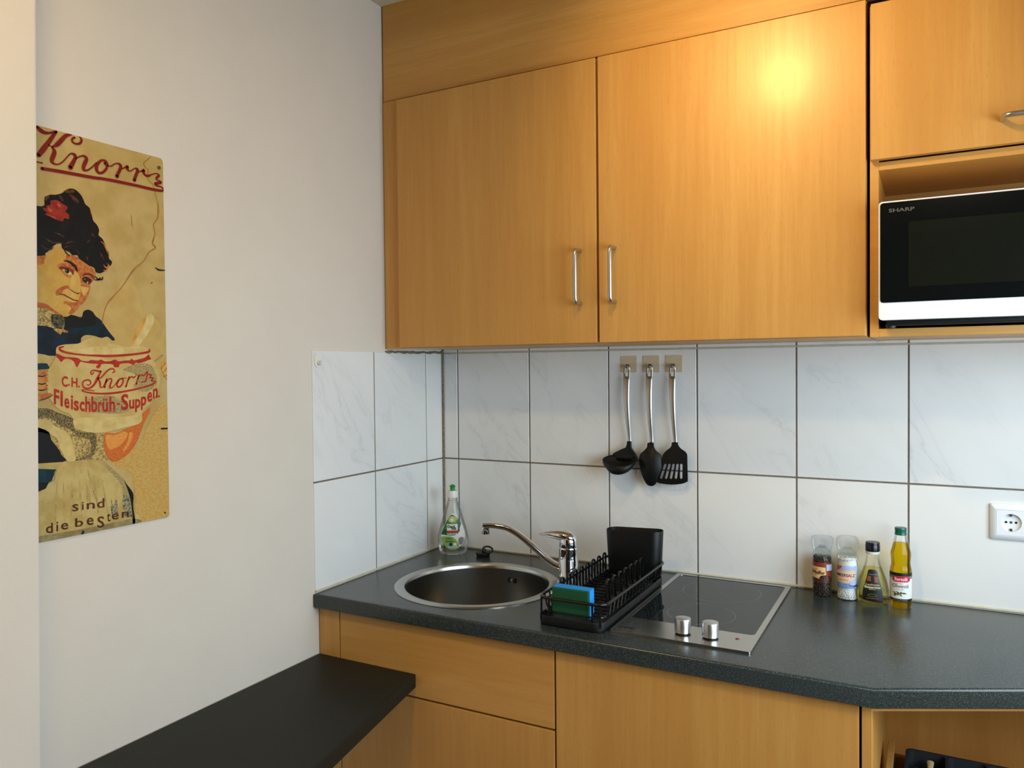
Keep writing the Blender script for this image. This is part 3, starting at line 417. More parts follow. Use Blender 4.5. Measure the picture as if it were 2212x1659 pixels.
# microwave unit
t = thing('microwave_cabinet', 'beech wall unit with lift-up door above an open microwave niche', 'cabinet', (1.241, 0, 1.513))
bm = NEW(); T = .0165
box(bm, 1.2410, 1.2410+T, YC, -.001, 1.513, 2.187, .0006, seg=1); box(bm, 1.841, 1.8575, YC, -.001, 1.513, 2.187, .0006, seg=1)
for z in (1.5135, 1.8525, 2.170): box(bm, 1.2575, 1.841, YC, -.001, z, z+T, .0006, seg=1)
box(bm, 1.2575, 1.841, -.008, -.001, 1.53, 2.17)
obj('body', bm, 'beech_horizontal', t)
bm = NEW(); box(bm, 1.2435, 1.8555, YD, YC-.001, 1.8715, 2.185, .0012); d = obj('door', bm, 'beech_vertical', t)
bm = NEW(); bar_handle(bm, 1.534, YD, 1.9165, 'X'); obj('handle', bm, 'handle_steel', d, True, label='satin steel bow handle')
# microwave
MX0, MX1, MY, MZ0, MZ1 = 1.2605, 1.725, -.345, 1.5445, 1.777
t = thing('microwave', 'white microwave with black glass door in the beech niche', 'microwave', (1.26, -.02, 1.53))
bm = NEW(); box(bm, MX0+.0025, MX1-.002, MY+.022, -.03, MZ0+.003, MZ1-.004, .003); obj('casing', bm, 'white_plastic', t, True)
bm = NEW(); prism(bm, rrect(MX0, MX1, MZ0, MZ1, .007), lambda u, v, w: (u, MY+w, v), .021)
e = [e for e in bm.edges if all(abs(v.co.y-MY) < 1e-6 for v in e.verts) and len(e.link_faces) == 2 and any(abs(f.normal.y) < .5 for f in e.link_faces)]
fr = obj('front_frame', bm, 'white_plastic', t, label='white front frame with deep lower band')
bm = NEW(); prism(bm, rrect(MX0+.0028, MX0+.36, 1.5785, MZ1-.003, .006), lambda u, v, w: (u, MY-.0015+w, v), .004)
dg = obj('door', bm, 'black_gloss', t, label='black glass door')
bm = NEW(); prism(bm, rrect(1.3125, 1.585, 1.6075, 1.7335, .002), lambda u, v, w: (u, MY-.0021+w, v), .0008)
obj('viewing_window', bm, 'window_gloss', dg)
bm = NEW(); text(bm, 'SHARP', lambda u, v: (1.2785+.045*u, MY-.0022, 1.7545+.0072*v), bold=.02); obj('lettering', bm, 'grey_print', dg, label='grey brand lettering', normals=False)
bm = NEW(); prism(bm, rrect(MX0+.363, MX1-.003, 1.5785, MZ1-.003, .006), lambda u, v, w: (u, MY-.0015+w, v), .004); cp = obj('control_panel', bm, 'black_gloss', t)
for z in (1.70, 1.62):
    bm = NEW(); rings(bm, [[(MX1-.05+r*math.cos(2*PI*i/28), MY-y, z+r*math.sin(2*PI*i/28)) for i in range(28)] for r, y in ((.018, .001), (.018, .014), (.016, .016))]); obj('dial', bm, 'white_plastic', cp, True)
bm = NEW(); box(bm, MX0+.012, MX1-.012, MY+.03, -.04, 1.5345, MZ0+.004, .002); obj('base_plate', bm, 'black_plastic', t)
for x in (MX0+.02, MX1-.02):
    for y in (MY+.045, -.06):
        bm = NEW(); lathe(bm, [(.009, 0), (.010, .006)], (x, y, 1.5302), 16); obj('foot', bm, 'black_rubber', t)

# ------------------------------------------------------------------ base cabinets
YB, YF_ = -.553, -.571
def base_carcass(x0, x1):
    return carcass(x0, x1, YB, -.012, .10, .8645, top=False)
bm = NEW(); box(bm, .0, .0635, YB-.018, YB, .0, .8648, .0006, seg=1)
tag(obj('filler_panel', bm, 'beech_vertical', base=(0, YB, 0)), 'narrow beech filler strip between white wall and sink cabinet, above the low shelf', 'panel')
t = thing('base_cabinet', 'beech base cabinet under the round sink, horizontal panel above a door', 'cabinet', (.064, 0, 0))
b_ = base_carcass(.064, .6495)
obj('body', b_, 'beech_vertical', t)
bm = NEW(); box(bm, .0665, .6505, YF_, YB-.001, .690, .863, .0012); obj('drawer_front', bm, 'beech_horizontal', t, label='horizontal-grain front panel')
bm = NEW(); box(bm, .0665, .6505, YF_, YB-.001, .105, .685, .0012); obj('door', bm, 'beech_vertical', t)
bm = NEW(); box(bm, .064, .652, -.50, -.484, 0, .0995); obj('plinth', bm, 'beech_horizontal', t)
t = thing('base_cabinet', 'beech base cabinet under the hob with one tall plain door', 'cabinet', (.653, 0, 0))
obj('body', base_carcass(.6555, 1.2405), 'beech_vertical', t)
bm = NEW(); box(bm, .6545, 1.2415, YF_, YB-.001, .105, .863, .0012); obj('door', bm, 'beech_vertical', t)
bm = NEW(); box(bm, .653, 1.243, -.50, -.484, 0, .0995); obj('plinth', bm, 'beech_horizontal', t)
# angled end unit with an inner drawer
SL = .509
def yd(x, off=0): return YF_+(x-1.262)*SL+off
t = thing('end_cabinet', 'open angled beech end unit holding the cutlery drawer', 'cabinet', (1.2455, 0, 0))
bm = NEW(); box(bm, 1.2455, 1.2625, YF_, -.012, .0, .8648, .0012); obj('side_panel', bm, 'beech_vertical', t)
bm = NEW(); box(bm, 1.833, 1.85, yd(1.85)+.004, -.012, .0, .8648, .001); obj('side_panel', bm, 'beech_vertical', t)
bm = NEW(); box(bm, 1.2625, 1.833, -.022, -.012, .1, .8645); obj('back_panel', bm, 'beech_vertical', t)
bm = NEW(); prism(bm, [(1.2625, yd(1.2625, .002)), (1.833, yd(1.833, .002)), (1.833, yd(1.833, .02)), (1.2625, yd(1.2625, .02))], lambda u, v, w: (u, v, .853+w), .0118); obj('top_rail', bm, 'beech_horizontal', t)
bm = NEW(); prism(bm, [(1.2625, yd(1.2625, .01)), (1.833, yd(1.833, .01)), (1.833, -.022), (1.2625, -.022)], lambda u, v, w: (u, v, .10+w), .016); obj('shelf', bm, 'beech_horizontal', t)
dr = None
bm = NEW(); prism(bm, [(1.2735, yd(1.2735, .02)), (1.82, yd(1.82, .02)), (1.82, -.218), (1.2735, -.218)], lambda u, v, w: (u, v, .588+w), .012)
dr = obj('drawer', bm, 'beech_horizontal', t)
bm = NEW(); box(bm, 1.2735, 1.2855, yd(1.2735, .022), -.218, .600, .655, .001); obj('drawer_side', bm, 'beech_horizontal', dr)
bm = NEW(); box(bm, 1.2855, 1.82, -.230, -.218, .600, .628, .001); obj('drawer_back', bm, 'beech_horizontal', dr)
bm = NEW(); box(bm, 1.808, 1.82, -.27, -.23, .600, .655, .001); obj('drawer_side', bm, 'beech_horizontal', dr)
# cutlery tray
t = thing('cutlery_tray', 'dark grey plastic cutlery tray in the open drawer', 'tray', (1.307, -.234, .6005))
bm = NEW()
tx0, tx1, ty0, ty1 = 1.3065, 1.600, -.395, -.2335
z0 = .6005
cells = []
nx = 4; w_ = (tx1-tx0-.006)/nx
holes = [rrect(tx0+.006+w_*i, tx0+w_*(i+1), ty0+.006, ty1-.006, .010, 4) for i in range(nx)]
prism(bm, rrect(tx0, tx1, ty0, ty1, .014, 5), lambda u, v, w: (u, v, z0+.006+w), .0455, holes)
prism(bm, rrect(tx0, tx1, ty0, ty1, .014, 5), lambda u, v, w: (u, v, z0+w), .0062)
obj('tray_body', bm, 'tray_grey', t)
def spoonlike(name, lab, cat, x, y0, y1, z, mat, r=.0045, tilt=.03):
    bm = NEW(); L = y1-y0
    pts = [(x, y0+L*k/8, z+tilt*k/8) for k in range(9)]
    tube(bm, pts, [r*(1.7 if k < 2 else 1) * (1.25 if k == 8 else 1) for k in range(9)], seg=10, flat=.6)
    tag(obj(name, bm, mat, base=(x, y0, z), smooth=True), lab, cat)
spoonlike('wooden_spoon', 'pale wooden spoon handle sticking up in the cutlery tray', 'spoon', 1.352, -.375, -.262, .614, 'pale_wood', .0055, .030)
spoonlike('table_knife', 'dark knife handle lying in the left cutlery tray cell', 'knife', 1.325, -.37, -.262, .6135, 'dark_steel', .0042, .012)
spoonlike('utensil', 'dark utensil handle in the second cutlery tray cell', 'utensil', 1.415, -.37, -.265, .615, 'black_plastic', .006, .016)

# ------------------------------------------------------------------ worktop, sink, low shelf
SC = (.320, -.333)
outer = [(.0005, -.0005), (.0005, -.591), (1.266, -.589), (1.86, -.589+(1.86-1.266)*SL), (1.86, -.0005)]
def inset(pts, d):
    n = len(pts); o = []
    for i in range(n):
        a, b, c = Vector(pts[i-1]), Vector(pts[i]), Vector(pts[(i+1) % n])
        u, v = (b-a).normalized(), (c-b).normalized()
        n1, n2 = Vector((-u.y, u.x)), Vector((-v.y, v.x))
        m = (n1+n2); m = m/(m.dot(n1)) if m.length > 1e-6 else n1
        o.append(tuple(b+m*d))
    return o
def slab(name, pts, z0, z1, r, mats, hole=None, parent=None, **kw):
    bm = NEW(); rs = []
    sgn = 1 if sum(a[0]*b[1]-b[0]*a[1] for a, b in zip(pts, pts[1:]+pts[:1])) > 0 else -1
    prof = [(.0015, z0), (0, z0+.0015)]+[(r*(1-math.cos(t)), z1-r+r*math.sin(t)) for t in [PI/2*k/6 for k in range(7)]]
    for d, z in prof: rs.append([(x, y, z) for x, y in inset(pts, d*sgn)])
    R_ = rings(bm, rs, True, (False, False))
    for lst, z in ((R_[0], z0), (R_[-1], z1)):
        loops = [[(v.co.x, v.co.y) for v in lst]]+([hole] if hole else [])
        V = list(lst)+([bm.verts.new((x, y, z)) for x, y in hole] if hole else [])
        if hole: HV = V[len(lst):]; (hv_lo := HV) if z == z0 else None
        for tr in tessellate_polygon([[Vector((x, y, 0)) for x, y in l] for l in loops]):
            try: bm.faces.new([V[i] for i in tr])
            except ValueError: pass
        if hole:
            if z == z0: lo = HV
            else:
                for i in range(len(HV)): bm.faces.new((lo[i], lo[(i+1) % len(HV)], HV[(i+1) % len(HV)], HV[i]))
    return obj(name, bm, mats, parent, smooth=True, **kw)
hole = [(SC[0]+.188*math.cos(2*PI*i/64), SC[1]+.188*math.sin(2*PI*i/64)) for i in range(64)]
tag(slab('worktop', outer, .865, .900, .0055, 'worktop', hole, base=(0, 0, .865)), 'dark speckled grey worktop with round sink cut-out and angled right end', 'worktop')
t = thing('sink', 'round stainless steel sink set in the worktop', 'sink', (SC[0], SC[1], .9))
bm = NEW(); lathe(bm, [(.2125, .9002), (.2125, .9016), (.209, .9034), (.203, .9040), (.191, .9036), (.1865, .9022), (.1845, .898), (.1838, .893)], (SC[0], SC[1], 0), 96, (False, False)); obj('rim', bm, 'stainless', t, True, label='flat polished rim')
bm = NEW(); lathe(bm, [(.1838, .893), (.183, .86), (.182, .79), (.178, .768), (.168, .753), (.150, .745), (.04, .740)], (SC[0], SC[1], 0), 96, (False, True)); bo = obj('basin', bm, 'bowl_steel', t, True)
bm = NEW(); lathe(bm, [(.042, .7405), (.040, .7425), (.030, .7420), (.028, .741)], (SC[0], SC[1], 0), 40); obj('drain', bm, 'stainless', bo, True)
bm = NEW()
for i, dx in enumerate((-.0115, -.007, .0055, .010)):
    a = math.asin((.0045+dx)/.183); cx, cy = SC[0]+.1806*math.sin(a), SC[1]+.1806*math.cos(a)
    pts = rrect(cx-.0017, cx+.0017, .8575, .8705, .0016, 4)
    prism(bm, pts, lambda u, v, w: (u, cy-.0008+w, v), .001)
ov = obj('overflow_slots', bm, 'hole_shade', bo)  # solid inlays, the dark of the openings put into their colour
bm = NEW(); rings(bm, [[(.3235+r*math.cos(2*PI*i/20), y, .864+r*math.sin(2*PI*i/20)) for i in range(20)] for r, y in ((.0045, -.1515), (.0042, -.1545), (.002, -.1550))]); obj('overflow_screw', bm, 'stainless', bo, True)
bm = NEW()
board = [(.0, YF_-.002), (.0, -1.296), (.441, -1.296), (.2935, YF_-.002)]
tag(slab('low_shelf', [(.0, YF_-.0012), (.0, -1.296), (.441, -1.296), (.2935, YF_-.0012)], .712, .7455, .004, 'shelf_laminate', base=(0, -.6, .712)), 'dark low side shelf board running along the white wall', 'shelf')

# ------------------------------------------------------------------ tap
t = thing('kitchen_tap', 'chrome single-lever mixer tap beside the sink', 'tap', (.503, -.165, .9))
TX, TY = .503, -.165; U = Vector((-.953, -.303, 0)); V_ = Vector((.303, -.953, 0))
bm = NEW(); lathe(bm, [(.0275, .0002), (.0275, .003), (.0265, .006), (.0262, .046), (.0258, .0475), (.0255, .049), (.0250, .074), (.0255, .0765), (.0245, .079)], (TX, TY, .9), 48); obj('body', bm, 'chrome', t, True)
def tap3(s, z, w=0): return Vector((TX, TY, 0))+U*s+V_*w+Vector((0, 0, z))
sp = smooth_pts([(.0162, .922), (.0348, .930), (.0597, .9465), (.0845, .9681), (.1095, .9897), (.1347, 1.009), (.1599, 1.0233), (.179, 1.0285), (.2046, 1.0315), (.2213, 1.0316), (.2340, 1.031)], 3, False)
bm = NEW(); rs = []
for i, (s, z) in enumerate(sp):
    a = sp[max(i-1, 0)]; b = sp[min(i+1, len(sp)-1)]; tx, tz = b[0]-a[0], b[1]-a[1]; L = math.hypot(tx, tz); nx_, nz = -tz/L, tx/L
    k = i/(len(sp)-1); h = .0085-.0012*k; w = .0100+.0025*k
    if i == len(sp)-1: h *= .6; w *= .7
    rg = []
    for j in range(20):
        an = 2*PI*j/20; cu, su = math.cos(an), math.sin(an)
        cu = math.copysign(abs(cu)**.7, cu); su = math.copysign(abs(su)**.7, su)
        rg.append(tap3(s+nx_*h*cu, z+nz*h*cu, w*su))
    rs.append(rg)
rings(bm, rs); so = obj('spout', bm, 'chrome', t, True)
bm = NEW(); c = tap3(.2250, 0); lathe(bm, [(.0105, 1.0075), (.0112, 1.009), (.0115, 1.0275)], (c.x, c.y, 0), 32); obj('aerator', bm, 'chrome', so, True)
# lever: lofted cross-sections from the tip back into the dome
bm = NEW()
L_ = [(.0798, 1.0128, .0016, .004), (.074, 1.0123, .0030, .0075), (.059, 1.0131, .0066, .0125), (.0404, 1.0128, .0108, .0165), (.0243, 1.0115, .0138, .0205), (.010, 1.0095, .0158, .0232), (-.004, 1.0065, .0158, .0238), (-.014, 1.0035, .0118, .0200), (-.0200, 1.0010, .0060, .012), (-.0215, 1.000, .002, .004)]
rs = []
for s, z, h, w in L_:
    rs.append([tap3(s, z+h*math.cos(2*PI*j/28), w*math.sin(2*PI*j/28)) for j in range(28)])
rings(bm, rs)
lathe(bm, [(.0236, .979), (.0242, .9815), (.0240, .992), (.0232, 1.003), (.019, 1.010)], (TX, TY, 0), 40)
obj('lever', bm, 'chrome', t, True)

# ------------------------------------------------------------------ hob
HX0, HX1, HY0, HY1 = .757, 1.046, -.522, -.021
t = thing('ceramic_hob', 'two-zone black glass hob with steel frame and two knobs', 'hob', (.757, -.522, .9))
bm = NEW(); gx0, gx1, gy0, gy1 = HX0+.0115, HX1-.0115, -.4235, HY1-.0115
prism(bm, rrect(HX0, HX1, HY0, HY1, .004, 4), lambda u, v, w: (u, v, .9003+w), .0045, [rrect(gx0, gx1, gy0, gy1, .010, 6)])
hf = obj('frame', bm, 'stainless', t)
bm = NEW(); prism(bm, rrect(gx0-.002, gx1+.002, gy0-.002, gy1+.002, .011, 6), lambda u, v, w: (u, v, .9006+w), .0032); hg = obj('glass_plate', bm, 'hob_glass', t)
bm = NEW()
for cx, cy, r in ((.901, -.137, .0925), (.901, -.331, .0740)):
    R0 = [[(cx+q*math.cos(2*PI*i/72), cy+q*math.sin(2*PI*i/72), .90392) for i in range(72)] for q in (r-.0005, r+.0005)]
    rings(bm, R0, True, (False, False))
obj('zone_rings', bm, 'hob_ring', hg, label='two thin grey heating-zone rings')
for kx, ky in ((.9005, -.474), (.9575, -.4745)):
    bm = NEW(); lathe(bm, [(.0145, .9050), (.0145, .9075), (.0168, .908), (.0170, .9340), (.0160, .9362), (.0145, .9366)], (kx, ky, 0), 40); kb = obj('knob', bm, 'knob_steel', t, True)
    bm = NEW(); lathe(bm, [(.0152, .9049), (.0152, .9078)], (kx, ky, 0), 32); obj('knob_base', bm, 'black_plastic', kb)
bm = NEW(); lathe(bm, [(.0042, .9046), (.0040, .9058), (.002, .9062)], (1.008, -.4585, 0), 24); obj('indicator_light', bm, 'red_light', t, True)
bm = NEW(); text(bm, 'AEG', lambda u, v: (.768+.030*u, -.4975+.0085*v, .9050), bold=.02)
obj('lettering', bm, 'lbl_black', hf, normals=False)

# ------------------------------------------------------------------ dish rack, caddy, sponge, plug
t = thing('dish_rack', 'black wire dish rack on its drip tray between sink and hob', 'dish rack', (.675, -.335, .9))
bm = NEW(); RX0, RX1, RY0, RY1 = .597, .7515, -.548, -.118
o_ = rrect(RX0, RX1, RY0, RY1, .026, 7); i_ = rrect(RX0+.004, RX1-.004, RY0+.004, RY1-.004, .022, 7)
fl = rrect(RX0+.007, RX1-.007, RY0+.007, RY1-.007, .019, 7); ft = rrect(RX0+.006, RX1-.006, RY0+.006, RY1-.006, .020, 7)
rings(bm, [[(x, y, .9046 if False else .9003) for x, y in ft], [(x, y, .903) for x, y in rrect(RX0+.001, RX1-.001, RY0+.001, RY1-.001, .025, 7)], [(x, y, .9195) for x, y in o_], [(x, y, .9212) for x, y in rrect(RX0+.0012, RX1-.0012, RY0+.0012, RY1-.0012, .025, 7)], [(x, y, .9205) for x, y in i_], [(x, y, .9065) for x, y in fl]])
obj('drip_tray', bm, 'black_plastic', t, True)
bm = NEW(); WR = .0031
BX0, BX1, BY0, BY1 = .601, .757, -.546, -.128
tube(bm, fillet([(BX0, BY0, .960), (BX1, BY0, .960), (BX1, BY1, .960), (BX0, BY1, .960)], .030, 8, True), WR+.0004, True, 10)
obj('top_rail', bm, 'black_wire', t, True)
bm = NEW()
tube(bm, fillet([(BX0+.010, BY0+.010, .929), (BX1-.010, BY0+.010, .929), (BX1-.010, BY1-.008, .929), (BX0+.010, BY1-.008, .929)], .024, 6, True), .0020, True, 8)
y = BY0+.035
while y < BY1-.03:
    tube(bm, fillet([(BX0, y, .959), (BX0+.006, y, .929), (BX0+.020, y, .9245), (BX1-.020, y, .9245), (BX1-.006, y, .929), (BX1, y, .959)], .008, 3), .0018, seg=7); y += .0232
for x in (.64, .68, .72):
    tube(bm, [(x, BY0+.034, .9225), (x, BY1-.03, .9225)], .0018, seg=7)
obj('basket', bm, 'black_wire', t, True)
for x in (.6205, .7190):
    bm = NEW(); pts = []; y0, y1, nl = (-.470, -.176, 8) if x < .66 else (-.440, -.176, 7)
    p = (y1-y0)/nl
    for i in range(nl):
        a = y0+i*p
        pts += [(x, a, .934), (x, a, .983), (x, a+p*.5, .983), (x, a+p*.5, .934)]
    tube(bm, fillet(pts, p*.249, 5), .0025, seg=8)
    obj('plate_holder', bm, 'black_wire', t, True)
for x, y in ((.617, BY0+.004), (.735, BY0+.006), (.617, BY1-.004), (.735, BY1-.004)):
    bm = NEW(); tube(bm, fillet([(x-.009, y, .959), (x-.009, y, .910), (x+.009, y, .910), (x+.009, y, .959)], .008, 5), .0024, seg=8); obj('foot', bm, 'black_wire', t, True)
t = thing('cutlery_caddy', 'tall black plastic cutlery caddy at the back of the dish rack', 'caddy', (.684, -.153, .928))
bm = NEW(); rs = []
for z, s in ((.9280, .90), (.932, .93), (1.0390, 1.0), (1.0402, .992), (1.0395, .975), (.94, .90)):
    hw, hd = .0745*s, .0255*s
    rs.append([(x+.684, y-.153, z+ (.0025*(x/.07) if z > 1 else 0)) for x, y in rrect(-hw, hw, -hd, hd, .0235*s, 8)])
rings(bm, rs); obj('cup', bm, 'black_plastic', t, True)
t = thing('sponge', 'blue cleaning sponge with green scouring side at the front of the dish rack', 'sponge', (.672, -.515, .9275))
bm = NEW(); box(bm, .629, .7145, -.5335, -.5265, .9215, .9815, .0022); obj('scouring_pad', bm, 'scour_green', t, label='rough dark green scouring pad')
bm = NEW()
pr = [(-.5265, .9215), (-.5265, .9815), (-.5035, .9825), (-.5025, .955), (-.5035, .931), (-.5060, .9285), (-.5125, .9330), (-.5175, .9320), (-.519, .9255), (-.5195, .9215)]
prism(bm, smooth_pts(pr, 1), lambda u, v, w: (.6295+w, u, v), .0855); obj('foam_body', bm, 'sponge_blue', t, label='bright blue foam body')
t = thing('sink_plug', 'black rubber sink plug with ring lying behind the sink', 'plug', (.186, -.066, .9))
bm = NEW(); lathe(bm, [(.0190, .9002), (.0205, .9045), (.0215, .9105), (.020, .9125), (.010, .913)], (.184, -.072, 0), 36); obj('stopper', bm, 'black_rubber', t, True)
bm = NEW(); cc = Vector((.1990, -.070, .9205)); a1, a2 = Vector((.85, .3, -.12)).normalized(), Vector((-.25, .70, .55)).normalized()
tube(bm, [cc+a1*.0145*math.cos(2*PI*i/30)+a2*.0115*math.sin(2*PI*i/30) for i in range(30)], .0028, True, 10)
lathe(bm, [(.006, .912), (.007, .917), (.005, .9215)], (.186, -.070, 0), 20)
obj('pull_ring', bm, 'black_rubber', t, True)

# ------------------------------------------------------------------ bottles and mills
class Surf:
    def __init__(s, c, prof, rot=0, dep=1.0): s.c, s.p, s.rot, s.dep = c, prof, rot, dep
    def r(s, z):
        p = s.p
        for (r0, z0, *_), (r1, z1, *_) in zip(p, p[1:]):
            if z0 <= z <= z1 and z1 > z0: return r0+(r1-r0)*(z-z0)/(z1-z0)
        return p[-1][0]
    def d(s, z): return s.dep(z) if callable(s.dep) else s.dep
    def at(s, u, z, off=.0004):
        rx = s.r(z); ry = rx*s.d(z)
        q = max(-.999, min(.999, u/rx)); y = -ry*math.sqrt(1-q*q)-off; x = u*(1+off/rx)
        c_, s_ = math.cos(s.rot), math.sin(s.rot)
        return (s.c[0]+x*c_-y*s_, s.c[1]+x*s_+y*c_, s.c[2]+z)
    def poly(s, bm, pts, off, mi=0, du=.003, dz=.004):
        b2 = bmesh.new(); V = [b2.verts.new((u, 0, z)) for u, z in pts]
        for tr in tessellate_polygon([[Vector((u, z, 0)) for u, z in pts]]):
            try: b2.faces.new([V[i] for i in tr])
            except ValueError: pass
        u0, u1 = min(p[0] for p in pts), max(p[0] for p in pts); z0, z1 = min(p[1] for p in pts), max(p[1] for p in pts)
        u = u0+du
        while u < u1:
            bmesh.ops.bisect_plane(b2, geom=b2.verts[:]+b2.edges[:]+b2.faces[:], plane_co=(u, 0, 0), plane_no=(1, 0, 0)); u += du
        z = z0+dz
        while z < z1:
            bmesh.ops.bisect_plane(b2, geom=b2.verts[:]+b2.edges[:]+b2.faces[:], plane_co=(0, 0, z), plane_no=(0, 0, 1)); z += dz
        b2.verts.index_update(); mp = [bm.verts.new(s.at(v.co.x, v.co.z, off)) for v in b2.verts]
        for f in b2.faces: bm.faces.new([mp[v.index] for v in f.verts]).material_index = mi
        b2.free()
    def rect(s, bm, u0, u1, z0, z1, off, mi=0): s.poly(bm, [(u0, z0), (u1, z0), (u1, z1), (u0, z1)], off, mi)
    def text(s, bm, w, u0, u1, z0, z1, off, mi=0, bold=0): text(bm, w, lambda a, b: s.at(u0+(u1-u0)*a, z0+(z1-z0)*b, off), mi, bold)
    def solid(s, bm, scale=1, z0=None, z1=None, seg=40, cap=(True, True), dr=0):
        pr = [(max(.001, r*scale-dr), z, max(.001, r*scale*s.d(z)-dr)) for r, z, *_ in s.p if (z0 is None or z >= z0-1e-6) and (z1 is None or z <= z1+1e-6)]
        if z0 is not None and pr[0][1] > z0+1e-4: r = s.r(z0)*scale; pr.insert(0, (r-dr, z0, r*s.d(z0)-dr))
        if z1 is not None and pr[-1][1] < z1-1e-4: r = s.r(z1)*scale; pr.append((r-dr, z1, r*s.d(z1)-dr))
        lathe(bm, pr, s.c, seg, cap, rot=s.rot)
def face(x, y, k=0): return math.atan2(1.35-x, y+2.04)+k
def disc(u, z, r, rz=None, n=20): return [(u+r*math.cos(2*PI*i/n), z+(rz or r)*math.sin(2*PI*i/n)) for i in range(n)]

# dish soap
sx, sy = .0885, -.0865
t = thing('dish_soap_bottle', 'clear dish soap bottle with green nozzle standing in the tiled corner', 'bottle', (sx, sy, .9))
P_ = smooth_pts([(.0300, .0008), (.0325, .001), (.0385, .005), (.0425, .014), (.0455, .030), (.0455, .048), (.0432, .064), (.0400, .079), (.0360, .093), (.0320, .107), (.0278, .121), (.0232, .136), (.0185, .149), (.0166, .156), (.0166, .158), (.0150, .160), (.0147, .171)], 2, False)
S_ = Surf((sx, sy, .9), P_, face(sx, sy), lambda z: .60+.4*max(0, min(1, (z-.07)/.085)))
bm = NEW(); S_.solid(bm, seg=56); bt = obj('bottle', bm, 'clear_plastic', t, 'all')
bm = NEW(); lathe(bm, [(.0140, .1705), (.0156, .1710), (.0156, .1895), (.0150, .1912), (.008, .1915)], S_.c, 36); cap_ = obj('cap', bm, 'white_cap', t, True)
bm = NEW(); lathe(bm, [(.0072, .1912), (.0070, .2005), (.0085, .2015), (.0096, .2035), (.0080, .2052), (.0048, .2085), (.0020, .2092)], S_.c, 28); obj('nozzle', bm, 'green_cap', cap_, True, label='green push-pull nozzle')
bm = NEW()
def zc(y): return (1555-y)*.000142
def uc(x): return (x-440)*.000142
def sp_(pts, off, mi): S_.poly(bm, [(uc(x), zc(y)) for x, y in pts], off, mi)
tear = smooth_pts([(440, 668), (490, 690), (560, 790), (620, 900), (665, 1010), (690, 1110), (680, 1200), (630, 1310), (550, 1390), (440, 1420), (330, 1390), (240, 1300), (198, 1200), (196, 1110), (225, 1000), (270, 890), (330, 790), (395, 690)], 3)
sp_(tear, .0004, 0)
sp_([(395, 700), (440, 690), (500, 730), (560, 790), (600, 890), (570, 1000), (585, 1020), (540, 1090), (460, 1125), (360, 1125), (200, 1108), (232, 1000), (278, 890), (330, 800)], .0007, 1)
sp_([(400, 720), (480, 720), (540, 790), (520, 850), (440, 870), (360, 850), (340, 800)], .0009, 3)
sp_([(200, 1108), (232, 1010), (330, 1000), (560, 990), (585, 1020), (540, 1090), (460, 1125), (360, 1125)], .0009, 2)
sp_([(560, 780), (605, 890), (570, 1000), (520, 900), (500, 800)], .0009, 2)
sp_(smooth_pts([(198, 1160), (300, 1140), (440, 1160), (520, 1250), (570, 1370), (440, 1415), (330, 1385), (240, 1295), (205, 1220)], 2), .0007, 4)
sp_(smooth_pts([(560, 1180), (640, 1170), (660, 1220), (630, 1300), (580, 1330), (550, 1260)], 2), .0007, 9)
sp_([(315, 885), (535, 885), (540, 1025), (318, 1025)], .0011, 0); sp_([(316, 1027), (536, 1020), (542, 1058), (318, 1064)], .0011, 5)
S_.poly(bm, disc(uc(420), zc(790), .0072), .0011, 0); S_.poly(bm, disc(uc(420), zc(790), .0056), .0013, 9); S_.poly(bm, disc(uc(420), zc(795), .0045), .0015, 0)
S_.text(bm, 'Denk', uc(330), uc(492), zc(968), zc(905), .0014, 7, .03); S_.text(bm, 'mit', uc(412), uc(505), zc(1012), zc(950), .0014, 7, .03)
S_.text(bm, 'nature', uc(320), uc(525), zc(1112), zc(1068), .0014, 0, .015)
for y in (1175, 1200, 1235, 1255): sp_([(285, y), (285+{1175: 130, 1200: 140, 1235: 150, 1255: 180}[y], y), (285+{1175: 130, 1200: 140, 1235: 150, 1255: 180}[y], y+10), (285, y+10)], .0012, 7)
S_.poly(bm, disc(uc(392), zc(1310), .0050), .0012, 6); sp_([(445, 1280), (510, 1280), (510, 1340), (445, 1340)], .0012, 0); sp_([(335, 1360), (530, 1360), (530, 1374), (335, 1374)], .0012, 0)
obj('label', bm, ['lbl_white', 'lbl_green', 'lbl_dkgreen', 'lbl_lime', 'lbl_ltgreen', 'lbl_red', 'lbl_blue', 'lbl_black', 'lbl_cream', 'lbl_grey'], bt, label='green and white teardrop label', normals=False)

K = .0001425   # metres per unit of the bottle sketches
def grains(name, c, rmax, z0, z1, n, gr, mat, lab, cat, rot=0):
    bm = NEW(); g = Matrix.Identity(3); layers = int((z1-z0)/(gr*1.5))
    for L in range(layers):
        z = z0+gr+L*gr*1.5
        rr = rmax(z) if callable(rmax) else rmax
        top = (L >= layers-1)
        cnt = n if not top else n
        for k in range(cnt):
            a = 2*PI*(k+random.random()*.7)/cnt; q = rr-gr if k % 3 or not top else (rr-gr)*random.random()
            m = Matrix.Translation((c[0]+q*math.cos(a), c[1]+q*math.sin(a), c[2]+z+random.uniform(-.3, .3)*gr)) @ Matrix.Rotation(random.random()*6, 4, 'Z') @ Matrix.Diagonal((1, random.uniform(.75, 1), random.uniform(.7, 1), 1))
            bmesh.ops.create_icosphere(bm, subdivisions=1, radius=gr*random.uniform(.85, 1.1), matrix=m)
    # the heap behind the outermost layer of grains
    lathe(bm, [(((rmax(z) if callable(rmax) else rmax)-gr*1.6), z) for z in (z0+gr, (z0+z1)/2, z1-gr)], c, 20)
    tag(obj(name, bm, mat, base=(c[0], c[1], c[2]+z0), smooth='all'), lab, cat, kind='stuff')
